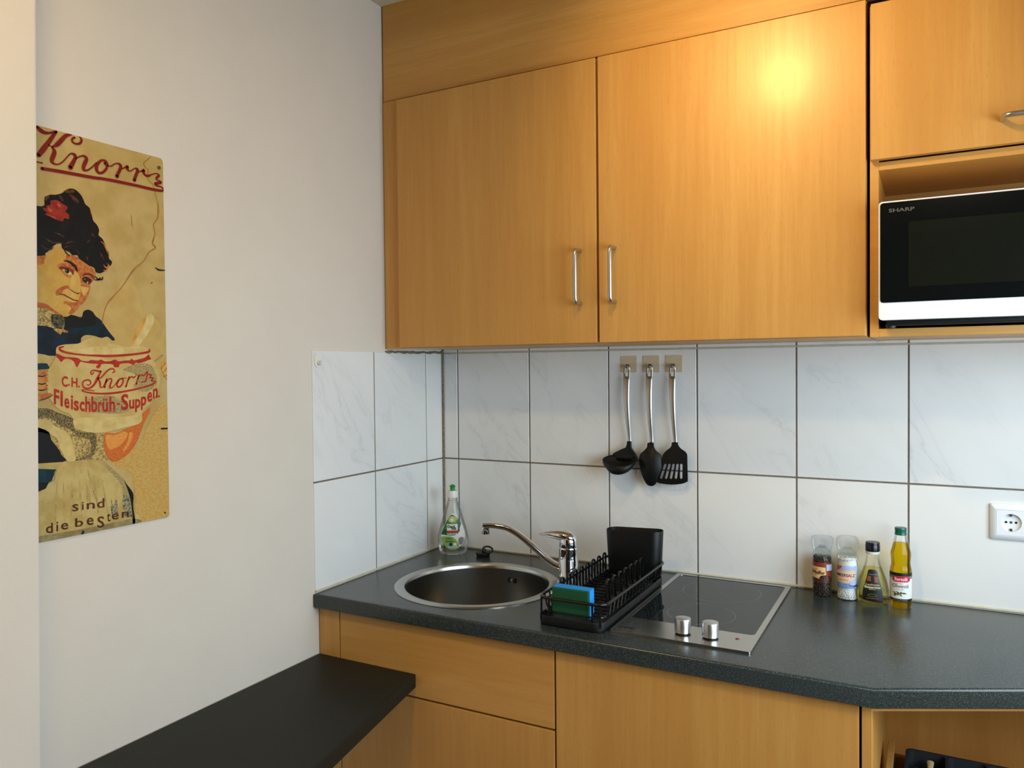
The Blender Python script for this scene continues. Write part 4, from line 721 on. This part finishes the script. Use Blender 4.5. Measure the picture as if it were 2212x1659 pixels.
# pepper mill
px_, py_ = 1.1205, -.040
t = thing('pepper_mill', 'clear pepper mill full of black peppercorns with brown label', 'mill', (px_, py_, .9))
S1 = Surf((px_, py_, .9), [(q*K, (1238-y)*K) for q, y in ((140, 1237), (150, 1230), (156, 1215), (156, 1030), (153, 1000), (153, 660), (156, 640), (150, 600), (132, 575), (132, 560))], face(px_, py_))
bm = NEW(); S1.solid(bm); jar = obj('jar', bm, 'clear_glass', t, True)
bm = NEW(); lathe(bm, [(q*K, (1238-y)*K) for q, y in ((135, 560), (158, 548), (158, 530), (146, 515), (146, 470), (156, 455), (156, 420), (165, 400), (178, 340), (182, 290), (176, 265), (165, 250), (60, 246))], S1.c, 40); obj('grinder_cap', bm, 'cap_plastic', t, True)
bm = NEW(); lathe(bm, [(q*K, (1238-y)*K) for q, y in ((100, 550), (118, 540), (120, 470), (90, 440), (60, 400))], S1.c, 28); obj('grinder', bm, 'cap_plastic', t, True)
bm = NEW(); Z_ = lambda y: (1238-y)*K; u_ = lambda x: (x-445)*K
S1.rect(bm, -150*K, 150*K, Z_(1005), Z_(660), .0004, 0); S1.rect(bm, -150*K, 150*K, Z_(1005), Z_(930), .0006, 1)
S1.poly(bm, [(u_(298), Z_(730)), (u_(495), Z_(740)), (u_(505), Z_(865)), (u_(420), Z_(880)), (u_(400), Z_(935)), (u_(298), Z_(920))], .0008, 2)
S1.rect(bm, u_(508), u_(590), Z_(795), Z_(690), .0010, 3); S1.poly(bm, disc(u_(490), Z_(920), 88*K, 48*K), .0010, 1)
for i in range(26):
    a = random.random()*2*PI; q = math.sqrt(random.random()); S1.poly(bm, disc(u_(490)+q*70*K*math.cos(a), Z_(920)+q*36*K*math.sin(a), 10*K, 8*K, 7), .0012, 4 if i % 3 else 5)
S1.text(bm, 'Pfeffer', u_(300), u_(488), Z_(862), Z_(798), .0012, 1, .02); S1.text(bm, 'bunter', u_(310), u_(380), Z_(782), Z_(768), .0012, 1)
obj('label', bm, ['lbl_rust', 'lbl_brown', 'lbl_tan', 'lbl_ltblue', 'lbl_black', 'lbl_bronze'], jar, label='brown label with tan name patch', normals=False)
grains('peppercorns', S1.c, 147*K, 6*K+.0004, 665*K, 26, .0023, 'peppercorn', 'black and white peppercorns filling the mill with the brown label', 'peppercorns')
# salt mill
qx, qy = 1.1775, -.047
t = thing('salt_mill', 'clear sea salt mill with pale blue label beside the pepper mill', 'mill', (qx, qy, .9))
S2 = Surf((qx, qy, .9), [(q*K, (1285-y)*K) for q, y in ((140, 1284), (158, 1275), (166, 1250), (164, 1200), (156, 1150), (152, 1110), (158, 1075), (158, 720), (150, 660), (148, 640), (166, 600), (170, 580), (164, 562), (140, 550))], face(qx, qy))
bm = NEW(); S2.solid(bm); jar = obj('jar', bm, 'clear_glass', t, True)
bm = NEW(); lathe(bm, [(q*K, (1285-y)*K) for q, y in ((140, 548), (150, 535), (150, 480), (160, 460), (178, 400), (182, 340), (176, 290), (160, 262), (150, 252), (60, 246))], S2.c, 40); obj('grinder_cap', bm, 'cap_plastic', t, True)
bm = NEW(); lathe(bm, [(q*K, (1285-y)*K) for q, y in ((110, 545), (124, 530), (124, 490), (90, 470), (60, 420))], S2.c, 28); obj('grinder', bm, 'cap_plastic', t, True)
bm = NEW(); Z_ = lambda y: (1285-y)*K; u_ = lambda x: (x-865)*K
S2.rect(bm, -152*K, 152*K, Z_(1078), Z_(712), .0004, 0); S2.rect(bm, -152*K, 152*K, Z_(1072), Z_(1000), .0006, 1)
S2.poly(bm, [(u_(712), Z_(800)), (u_(980), Z_(780)), (u_(990), Z_(890)), (u_(880), Z_(990)), (u_(712), Z_(985))], .0008, 2)
S2.poly(bm, [(u_(712), Z_(716)), (u_(790), Z_(722)), (u_(712), Z_(808))], .0010, 3); S2.poly(bm, disc(u_(945), Z_(985), 50*K, 46*K), .0010, 0)
S2.poly(bm, [(u_(900), Z_(1018)), (u_(1010), Z_(1025)), (u_(1010), Z_(1045)), (u_(940), Z_(1045))], .0010, 4)
for i in range(22): S2.poly(bm, disc(u_(720+random.random()*280), Z_(1010+random.random()*52), 9*K, 6*K, 6), .0008, 0)
S2.text(bm, 'MEERSALZ', u_(716), u_(976), Z_(888), Z_(838), .0012, 4, .01); S2.text(bm, 'grobe Körner', u_(745), u_(880), Z_(952), Z_(934), .0012, 5)
obj('label', bm, ['lbl_ltblue', 'lbl_midblue', 'lbl_peach', 'lbl_red', 'lbl_blue', 'lbl_brown'], jar, label='pale blue label with peach name patch', normals=False)
grains('sea_salt', S2.c, lambda z: S2.r(z)-.0012, 8*K, 690*K, 40, .0017, 'salt_grain', 'coarse white sea salt filling the mill with the pale blue label', 'salt')
# balsamic
bx, by = 1.2325, -.053
t = thing('vinegar_bottle', 'bulbous bottle of pale balsamic vinegar with black cap and black label', 'bottle', (bx, by, .9))
PB = smooth_pts([(190, 1345), (225, 1335), (246, 1290), (252, 1220), (246, 1120), (222, 1000), (190, 900), (152, 800), (118, 700), (100, 620), (96, 560), (96, 540), (104, 535), (104, 500)], 2, False)
S3 = Surf((bx, by, .9), [(q*K, (1346-y)*K) for q, y in PB], face(bx, by), .62)
bm = NEW(); S3.solid(bm, seg=48); bt = obj('bottle', bm, 'clear_glass', t, 'all')
bm = NEW(); S3.solid(bm, 1, .0012, (1346-765)*K, 40, dr=.0012); obj('vinegar', bm, 'vinegar_liquid', bt, True, label='pale yellow vinegar')
bm = NEW(); lathe(bm, [(r*K, (1346-y)*K) for r, y in ((100, 500), (112, 492), (112, 400), (106, 385), (110, 365), (104, 350), (60, 346))], S3.c, 36); obj('cap', bm, 'navy_cap', t, True)
bm = NEW(); lathe(bm, [(r*K, (1346-y)*K) for r, y in ((103, 540), (106, 535), (106, 505), (100, 500))], S3.c, 36, (False, False)); obj('neck_ring', bm, 'white_cap', t, True)
bm = NEW(); Z_ = lambda y: (1346-y)*K; u_ = lambda x: (x-1265)*K
S3.poly(bm, smooth_pts([(u_(1205), Z_(795)), (u_(1262), Z_(788)), (u_(1325), Z_(800)), (u_(1345), Z_(880)), (u_(1372), Z_(1000)), (u_(1410), Z_(1150)), (u_(1415), Z_(1290)), (u_(1395), Z_(1310)), (u_(1260), Z_(1300)), (u_(1130), Z_(1280)), (u_(1115), Z_(1260)), (u_(1120), Z_(1120)), (u_(1160), Z_(980)), (u_(1185), Z_(870))], 2), .0004, 0)
S3.poly(bm, [(u_(1190), Z_(890)), (u_(1262), Z_(885)), (u_(1335), Z_(900)), (u_(1350), Z_(985)), (u_(1300), Z_(985)), (u_(1230), Z_(975)), (u_(1178), Z_(970))], .0007, 1); S3.poly(bm, [(u_(1240), Z_(885)), (u_(1285), Z_(888)), (u_(1290), Z_(980)), (u_(1245), Z_(976))], .0009, 0)
S3.text(bm, 'Condimento', u_(1160), u_(1362), Z_(1038), Z_(1005), .0010, 2); S3.text(bm, 'Balsamico', u_(1148), u_(1378), Z_(1082), Z_(1042), .0010, 2, .02); S3.text(bm, 'Bianco', u_(1212), u_(1310), Z_(1104), Z_(1088), .0010, 2)
S3.poly(bm, disc(u_(1262), Z_(1195), 76*K, 26*K), .0008, 3); S3.poly(bm, disc(u_(1262), Z_(1195), 58*K, 14*K), .0010, 0); S3.rect(bm, u_(1175), u_(1355), Z_(1250), Z_(1238), .0008, 1); S3.rect(bm, u_(1205), u_(1330), Z_(866), Z_(858), .0008, 4)
obj('label', bm, ['lbl_black', 'lbl_bronze', 'lbl_cream', 'lbl_olive', 'lbl_grey'], bt, label='black and bronze keystone label', normals=False)
# olive oil
ox, oy = 1.2915, -.060
t = thing('olive_oil_bottle', 'tall olive oil bottle with green cap and white label', 'bottle', (ox, oy, .9))
PO = smooth_pts([(120, 1430), (148, 1422), (158, 1390), (158, 1320), (162, 1270), (164, 1100), (164, 900), (163, 820), (152, 770), (148, 740), (146, 690), (152, 620), (154, 560), (140, 500), (120, 420), (104, 340), (92, 280), (88, 268)], 2, False)
S4 = Surf((ox, oy, .9), [(q*K, (1431-y)*K) for q, y in PO], face(ox, oy))
bm = NEW(); S4.solid(bm, seg=44); bt = obj('bottle', bm, 'clear_glass', t, 'all')
bm = NEW(); S4.solid(bm, 1, .0022, (1431-402)*K, 40, dr=.0014); obj('oil', bm, 'oil_liquid', bt, True, label='golden olive oil')
bm = NEW(); lathe(bm, [(r*K, (1431-y)*K) for r, y in ((84, 268), (92, 262), (86, 225), (88, 190), (90, 165), (86, 152), (50, 148))], S4.c, 36); obj('cap', bm, 'teal_cap', t, True)
bm = NEW(); Z_ = lambda y: (1431-y)*K; u_ = lambda x: (x-1765)*K
S4.rect(bm, -158*K, 158*K, Z_(1268), Z_(860), .0004, 0); S4.rect(bm, -158*K, 158*K, Z_(905), Z_(852), .0006, 1); S4.rect(bm, -158*K, 158*K, Z_(945), Z_(905), .0006, 4)
S4.poly(bm, rrect(u_(1648), u_(1892), Z_(998), Z_(908), 44*K), .0008, 2); S4.text(bm, 'Bertolli', u_(1680), u_(1858), Z_(978), Z_(926), .0010, 0, .02)
S4.text(bm, 'Olivenöl', u_(1650), u_(1870), Z_(1090), Z_(1032), .0008, 1); S4.text(bm, 'Extra Vergine', u_(1690), u_(1795), Z_(1034), Z_(1014), .0008, 2); S4.text(bm, 'nativ extra', u_(1710), u_(1812), Z_(1122), Z_(1108), .0008, 4)
S4.rect(bm, -158*K, 158*K, Z_(1302), Z_(1268), .0005, 1); S4.rect(bm, u_(1655), u_(1860), Z_(1290), Z_(1282), .0008, 4)
for a in ((1650, 1160, 1720, 1200), (1690, 1150, 1770, 1190), (1760, 1170, 1860, 1180), (1660, 1200, 1700, 1225), (1740, 1190, 1790, 1225)):
    S4.poly(bm, [(u_(a[0]), Z_(a[1])), (u_((a[0]+a[2])/2), Z_((a[1]+a[3])/2-14)), (u_(a[2]), Z_(a[3])), (u_((a[0]+a[2])/2), Z_((a[1]+a[3])/2+14))], .0008, 3)
for a in ((1690, 1205), (1725, 1195), (1770, 1172)): S4.poly(bm, disc(u_(a[0]), Z_(a[1]), 15*K, 19*K, 12), .0010, 3)
obj('label', bm, ['lbl_white', 'lbl_black', 'lbl_crimson', 'lbl_olive', 'lbl_grey'], bt, label='white label with red oval', normals=False)

# ------------------------------------------------------------------ hooks and utensils on the tiles
for i, (cx, lab) in enumerate(((.6165, 'square adhesive hook carrying the ladle, leftmost of three'), (.6805, 'square adhesive hook carrying the serving spoon, middle of three'), (.7440, 'square adhesive hook carrying the slotted turner, rightmost of three'))):
    t = thing('adhesive_hook', lab, 'hook', (cx, -.001, 1.464), 'adhesive hooks on the tiles')
    bm = NEW(); prism(bm, rrect(cx-.0228, cx+.0228, 1.4415, 1.4870, .0035, 4), lambda u, v, w: (u, -.0002-w, v), .0016); obj('plate', bm, 'hook_plate', t)
    bm = NEW(); tube(bm, fillet([(cx-.001, -.0014, 1.461), (cx-.001, -.012, 1.4535), (cx-.002, -.021, 1.4550), (cx-.004, -.024, 1.4650)], .006, 4), .0014, seg=8); obj('wire_hook', bm, 'dark_steel', t, True)
def handle_mesh(xt, xb, zt=1.4645, zb=1.246, wt=.0102, wb=.0050, bow=.013, slot=True):
    """flat steel strap bowed away from the wall, with a hanging slot at the top"""
    bm = NEW(); n = 26; F = []
    for k in range(n+1):
        q = k/n; z = zt+(zb-zt)*q
        w = wt+(wb-wt)*min(1, q*1.15)
        if k == 0: w *= .55
        if k == 1: w *= .93
        y = -.0165-bow*math.sin(PI*min(1, q*1.05))**1.2-.006*q
        x = xt+(xb-xt)*q
        F.append((x, y, z, w))
    th = .0018; front, back = [], []
    for (x, y, z, w) in F:
        cols_ = [-1, -.42, .42, 1]
        crown = [0, -.0011, -.0011, 0]
        front.append([bm.verts.new((x+c*w, y+cr, z)) for c, cr in zip(cols_, crown)]); back.append([bm.verts.new((x+c*w, y+th+cr, z)) for c, cr in zip(cols_, crown)])
    h0, h1 = 1, 4
    for k in range(n):
        for c in range(3):
            if slot and c == 1 and h0 <= k < h1:
                continue
            bm.faces.new((front[k][c], front[k][c+1], front[k+1][c+1], front[k+1][c])); bm.faces.new((back[k][c], back[k+1][c], back[k+1][c+1], back[k][c+1]))
        for c in (0, 3): bm.faces.new((front[k][c], front[k+1][c], back[k+1][c], back[k][c]))
        if slot and h0 <= k < h1:
            for c in (1, 2): bm.faces.new((front[k][c], front[k+1][c], back[k+1][c], back[k][c]))
    if slot:
        for k in (h0, h1): bm.faces.new((front[k][1], front[k][2], back[k][2], back[k][1]))
    for k in (0, n):
        for c in range(3): bm.faces.new((front[k][c], front[k][c+1], back[k][c+1], back[k][c]))
    return bm
# ladle
t = thing('ladle', 'black-headed soup ladle with steel handle on the left hook', 'ladle', (.6165, -.02, 1.45))
obj('handle', handle_mesh(.6165, .6250), 'handle_steel', t, 'all', label='brushed steel handle')
bm = NEW(); cx, cy, cz = .6090, -.050, 1.2035; rs = []
tilt = math.radians(20)
def lp(a, e, r=1.0):
    x, y, z = .0430*r*math.cos(e)*math.cos(a), .0400*r*math.cos(e)*math.sin(a), -.0370*r*math.sin(e)
    if math.cos(a) < -.75: x -= .009*(-math.cos(a)-.75)/.25*math.cos(e)**4; z += .002
    y2, z2 = y*math.cos(tilt)-z*math.sin(tilt)*-1, z*math.cos(tilt)+y*math.sin(tilt)
    return (cx+x, cy+y2-.0, cz+z2)
for e_ in (88, 70, 52, 36, 20, 8, 0): rs.append([lp(2*PI*i/40, math.radians(e_)) for i in range(40)])
for e_ in (0, 10, 25, 42, 60, 80): rs.append([lp(2*PI*i/40, math.radians(e_), .945) for i in range(40)])
rings(bm, rs)
# neck rising from the rim to the handle
rs = []
for x, y, z, w, d in ((.6075, -.024, 1.1990, .0405, .004), (.6085, -.021, 1.2100, .0385, .0035), (.6110, -.021, 1.2190, .0320, .0035), (.6165, -.0215, 1.2285, .0190, .0035), (.6225, -.0225, 1.2355, .0090, .0032), (.6240, -.0230, 1.2450, .0068, .0030), (.6242, -.0230, 1.2525, .0066, .0030)):
    rs.append([(x+a, y+b, z) for a, b in rrect(-w, w, -d, d, d*.9, 3)])
rings(bm, rs)
obj('bowl', bm, 'black_plastic', t, 'all', label='black nylon bowl')
# serving spoon
t = thing('serving_spoon', 'black-headed serving spoon with steel handle on the middle hook', 'spoon', (.6805, -.02, 1.45))
obj('handle', handle_mesh(.6810, .6875), 'handle_steel', t, 'all', label='brushed steel handle')
bm = NEW(); oc = smooth_pts(SPOON, 3); n_ = len(oc); cxs = .6870
def spn(u, v, f, side):
    x = cxs+(u-cxs)*f; zc_ = 1.20; z = zc_+(v-zc_)*f
    blob = max(0, 1-((x-cxs)/.034)**2-((z-1.187)/.056)**2)
    return (x, -.0305-(.013*blob if side == 0 else .008*blob)-(0 if side == 0 else -.0028), z)
rs = [[spn(u, v, f, 0) for u, v in oc] for f in (.02, .2, .4, .6, .8, .93, 1)]+[[spn(u, v, f, 1) for u, v in oc] for f in (1, .93, .8, .6, .4, .2, .02)]
rings(bm, rs); obj('spoon_head', bm, 'black_plastic', t, 'all', label='black nylon spoon head')
# slotted turner
t = thing('slotted_turner', 'black slotted turner with steel handle on the right hook', 'turner', (.7440, -.02, 1.45))
obj('handle', handle_mesh(.7445, .7530), 'handle_steel', t, 'all', label='brushed steel handle')
bm = NEW(); prism(bm, smooth_pts(SPAT, 2), lambda u, v, w: (u, -.026-w-.012*max(0, (1.235-v)/.1)**1.3*0-.004*math.sin(PI*max(0, min(1, (1.255-v)/.11))), v), .0028, SLOTS)
obj('blade', bm, 'black_plastic', t, label='black nylon slotted blade')
# ------------------------------------------------------------------ small wall things
t = thing('power_socket', 'white wall socket on the tiles at the right edge', 'socket', (1.509, -.001, 1.102))
fx, fz = 1.5095, 1.1025
bm = NEW(); rings(bm, [[(fx+u, -y, fz+v) for u, v in rrect(-h, h, -h, h, r, 5)] for h, y, r in ((.0405, .0003, .004), (.0405, .0035, .004), (.0395, .0055, .004), (.0300, .0105, .003), (.0285, .0108, .002), (.0282, .0098, .002))], True, (True, False)); sf = obj('frame', bm, 'white_plastic', t, True)
bm = NEW(); sq = [(fx+u, fz+v) for u, v in rrect(-.0280, .0280, -.0280, .0280, .002, 8)]
cir = [(fx+.0198*math.cos(2*PI*i/48), fz+.0198*math.sin(2*PI*i/48)) for i in range(48)]
prism(bm, sq, lambda u, v, w: (u, -.0030-w, v), .0075, [cir])
rings(bm, [[(fx+(u-fx)*k, -y, fz+(v-fz)*k) for u, v in cir] for k, y in ((1, .0104), (.97, .004), (.93, .0032))], True, (False, True)); si = obj('insert', bm, 'white_plastic', t, True)
bm = NEW()
for dx in (-.0095, .0095): rings(bm, [[(fx+dx+.0026*math.cos(2*PI*i/16), y, fz+.0026*math.sin(2*PI*i/16)) for i in range(16)] for y in (-.0034, -.0036)])
obj('pin_holes', bm, 'hole_shade', si)  # flat discs coloured like the shade in the sockets' holes
for s in (-1, 1):
    bm = NEW(); box(bm, fx-.0022, fx+.0022, -.0085, -.0034, fz+s*.0165-.0028, fz+s*.0165+.0028, .0005)
    obj('earth_clip', bm, 'dark_steel', si)
bm = NEW(); rings(bm, [[(fx+r*math.cos(2*PI*i/16), y, fz+r*math.sin(2*PI*i/16)) for i in range(16)] for r, y in ((.003, -.0033), (.0026, -.0042))]); obj('screw', bm, 'stainless', si, True)
t = thing('wall_hook', 'small white self-adhesive hook at the top left tile corner', 'hook', (.0005, -.566, 1.481))
bm = NEW(); prism(bm, rrect(-.5775, -.5540, 1.4640, 1.5000, .0112, 8), lambda u, v, w: (.0002+w, u, v), .0022); obj('base_plate', bm, 'white_cap', t)
bm = NEW(); tube(bm, fillet([(.002, -.5655, 1.4790), (.008, -.5655, 1.4705), (.0125, -.5655, 1.4715), (.0140, -.5655, 1.4790)], .004, 4), [.0032]*1+[.003]*10 if False else .0030, seg=10); obj('hook', bm, 'white_cap', t, True)

# ------------------------------------------------------------------ tin poster
t = thing('tin_poster', 'vintage tin soup advert of a woman carrying a tureen, on the white wall', 'poster', (-.0025, -1.15, 1.163))
def pw(u, v, l=0): return (-.0010+l*.00011, -1.30+u/10000, 1.163+v/10000)
bm = NEW(); prism(bm, rrect(0, 3000, 0, 7190, 75, 6), lambda u, v, w: (-.0027+w, -1.30+u/10000, 1.163+v/10000), .0016)
pn = obj('tin_panel', bm, 'print_paper', t)
names = sorted({q[1] for q in POSTER}); mi_ = {n: i for i, n in enumerate(names)}
bm = NEW(); bl = NEW()
for kind, col, lay, ex, pts in POSTER:
    mi = mi_[col]
    if kind == 'P':
        pts = [((0 if u < 520 else u), v) for u, v in pts]
        pp = smooth_pts(pts, 4) if col not in ('cream', 'black') or len(pts) > 6 else pts
        pp = [(min(2994, max(4, u)), min(7184, max(6, v))) for u, v in pp]
        V = [bm.verts.new(pw(u, v, lay)) for u, v in pp]
        for tr in tessellate_polygon([[Vector((u, v, 0)) for u, v in pp]]):
            try: bm.faces.new([V[i] for i in tr]).material_index = mi
            except ValueError: pass
    elif kind == 'S':
        pp = smooth_pts(pts, 5, False); L = []; R2 = []
        for i, (u, v, w) in enumerate(pp):
            a = pp[max(i-1, 0)]; b = pp[min(i+1, len(pp)-1)]; dx, dy = b[0]-a[0], b[1]-a[1]; q = math.hypot(dx, dy) or 1; w = max(w*(1.15 if col == 'red2' else 1), 3)/2
            L.append((u-dy/q*w, v+dx/q*w)); R2.append((u+dy/q*w, v-dx/q*w))
        tb = bm
        cl = lambda p: pw(min(2996, max(4, p[0])), min(7186, max(4, p[1])), lay)
        VL = [tb.verts.new(cl(p)) for p in L]; VR = [tb.verts.new(cl(p)) for p in R2]
        for i in range(len(L)-1): tb.faces.new((VL[i], VR[i], VR[i+1], VL[i+1])).material_index = mi
        for e_ in (0, -1):
            u, v, w = pp[e_]; r = max(w, 3)/2
            tb.faces.new([tb.verts.new(cl((u+r*math.cos(2*PI*k/10), v+r*math.sin(2*PI*k/10)))) for k in range(10)]).material_index = mi
    else:
        a, b, c, d = pts
        def f(x, y): return pw(*[(a[k]*(1-x)+b[k]*x)*(1-y)+(d[k]*(1-x)+c[k]*x)*y for k in (0, 1)], lay)
        text(bm, ex, f, mi, .028 if col == 'red' else .012)
obj('printed_picture', bm, ['print_'+n for n in names], pn, label='printed picture and red lettering', normals=False)
for (u, v) in ((2905, 6990), (120, 7050), (120, 120)):
    bm = NEW(); R0 = [[pw(u+r*math.cos(2*PI*i/20), v+r*math.sin(2*PI*i/20), l) for i in range(20)] for r, l in ((36, 2), (34, 14), (20, 14), (18, 8))]
    rings(bm, R0, True, (False, True)); obj('eyelet', bm, 'dark_steel', pn, True)

# ------------------------------------------------------------------ light
def lamp(name, kind, loc, energy, col, rot=None, to=None, **kw):
    l = bpy.data.lights.new(name, kind); l.energy = energy; l.color = col
    for k, v in kw.items(): setattr(l, k, v)
    o = bpy.data.objects.new(name, l); C.objects.link(o); o.location = loc
    if to: o.rotation_euler = (Vector(to)-Vector(loc)).to_track_quat('-Z', 'Y').to_euler()
    return o
t = thing('ceiling_spotlight', 'white ceiling spotlight turned towards the wall cabinets', 'lamp', (LX, LY, ZC))
bm = NEW(); lathe(bm, [(.045, ZC-.0205), (.045, ZC-.0005)], (LX, LY, 0), 32); obj('ceiling_rose', bm, 'white_plastic', t, True)
bm = NEW(); tube(bm, [(LX, LY, ZC-.02), (LX, LY, ZC-.05)], .006, seg=12); obj('arm', bm, 'white_plastic', t, True)
d = (Vector(LT)-Vector((LX, LY, ZC-.085))).normalized(); p0 = Vector((LX, LY, ZC-.085))
bm = NEW(); tube(bm, [p0-d*.040, p0-d*.032, p0+d*.030, p0+d*.034], [.030, .048, .058, .058], seg=28); obj('lamp_head', bm, 'white_plastic', t, True)
t = thing('ceiling_lamp', 'flat round white ceiling lamp glowing warm in the middle of the ceiling', 'lamp', (.70, -1.75, ZC))
bm = NEW(); lathe(bm, [(.135, ZC-.0305), (.150, ZC-.028), (.150, ZC-.0005)], (.70, -1.75, 0), 48); obj('housing', bm, 'white_plastic', t, True)
bm = NEW(); lathe(bm, [(.130, ZC-.0345), (.134, ZC-.0308)], (.70, -1.75, 0), 48); obj('diffuser', bm, 'lamp_glass', t, True)
WARM = (1.0, .70, .30); DAY = (.70, .87, 1.0)
cl_ = lamp('ceiling_light', 'AREA', (.70, -1.75, ZC-.036), LAMP_E, WARM, shape='DISK', size=.25)
pl_ = lamp('bulb', 'SPOT', tuple(p0+d*.036), BULB_E, WARM, to=LT, spot_size=math.radians(BULB_A), spot_blend=1.0, shadow_soft_size=.05)
wd = lamp('window_daylight', 'AREA', (XR-.02, (WY0+WY1)/2, (WZ0+WZ1)/2), WIN_E, DAY, to=(0, (WY0+WY1)/2+.75, (WZ0+WZ1)/2-WIN_T), shape='RECTANGLE', size=1.35, size_y=.95, spread=math.radians(WIN_SP))
rl = lamp('room_fill', 'AREA', (1.5, -3.4, ZC-.03), FILL_E, (1.0, .82, .62), shape='DISK', size=.5)  # added fill light deep in the room, no fixture behind it
w = bpy.data.worlds.new('sky'); bpy.context.scene.world = w; w.use_nodes = True
bg = w.node_tree.nodes['Background']; bg.inputs[0].default_value = (.75, .87, 1, 1); bg.inputs[1].default_value = 2.0
# ------------------------------------------------------------------ camera
cam = bpy.data.cameras.new('camera'); co = bpy.data.objects.new('camera', cam); C.objects.link(co)
cam.sensor_width = 36; cam.lens = 1674.42/2212*36; cam.clip_start = .02
co.matrix_world = Matrix(((.880186, -.001363, .474626, 1.35017), (.474532, .02271, -.879945, -2.04295), (-.009579, .999741, .020636, 1.45697), (0, 0, 0, 1)))
sc = bpy.context.scene; sc.camera = co
sc.view_settings.view_transform = 'Standard'; sc.view_settings.look = 'None'; sc.view_settings.gamma = 1; sc.view_settings.use_curve_mapping = False
sc.view_settings.exposure = EXPO
sc.render.engine = 'CYCLES'
cy = sc.cycles; cy.use_denoising = True; cy.max_bounces = 10; cy.transparent_max_bounces = 16; cy.diffuse_bounces = 5; cy.glossy_bounces = 5
cy.sample_clamp_indirect = 8; cy.caustics_reflective = False; cy.caustics_refractive = False
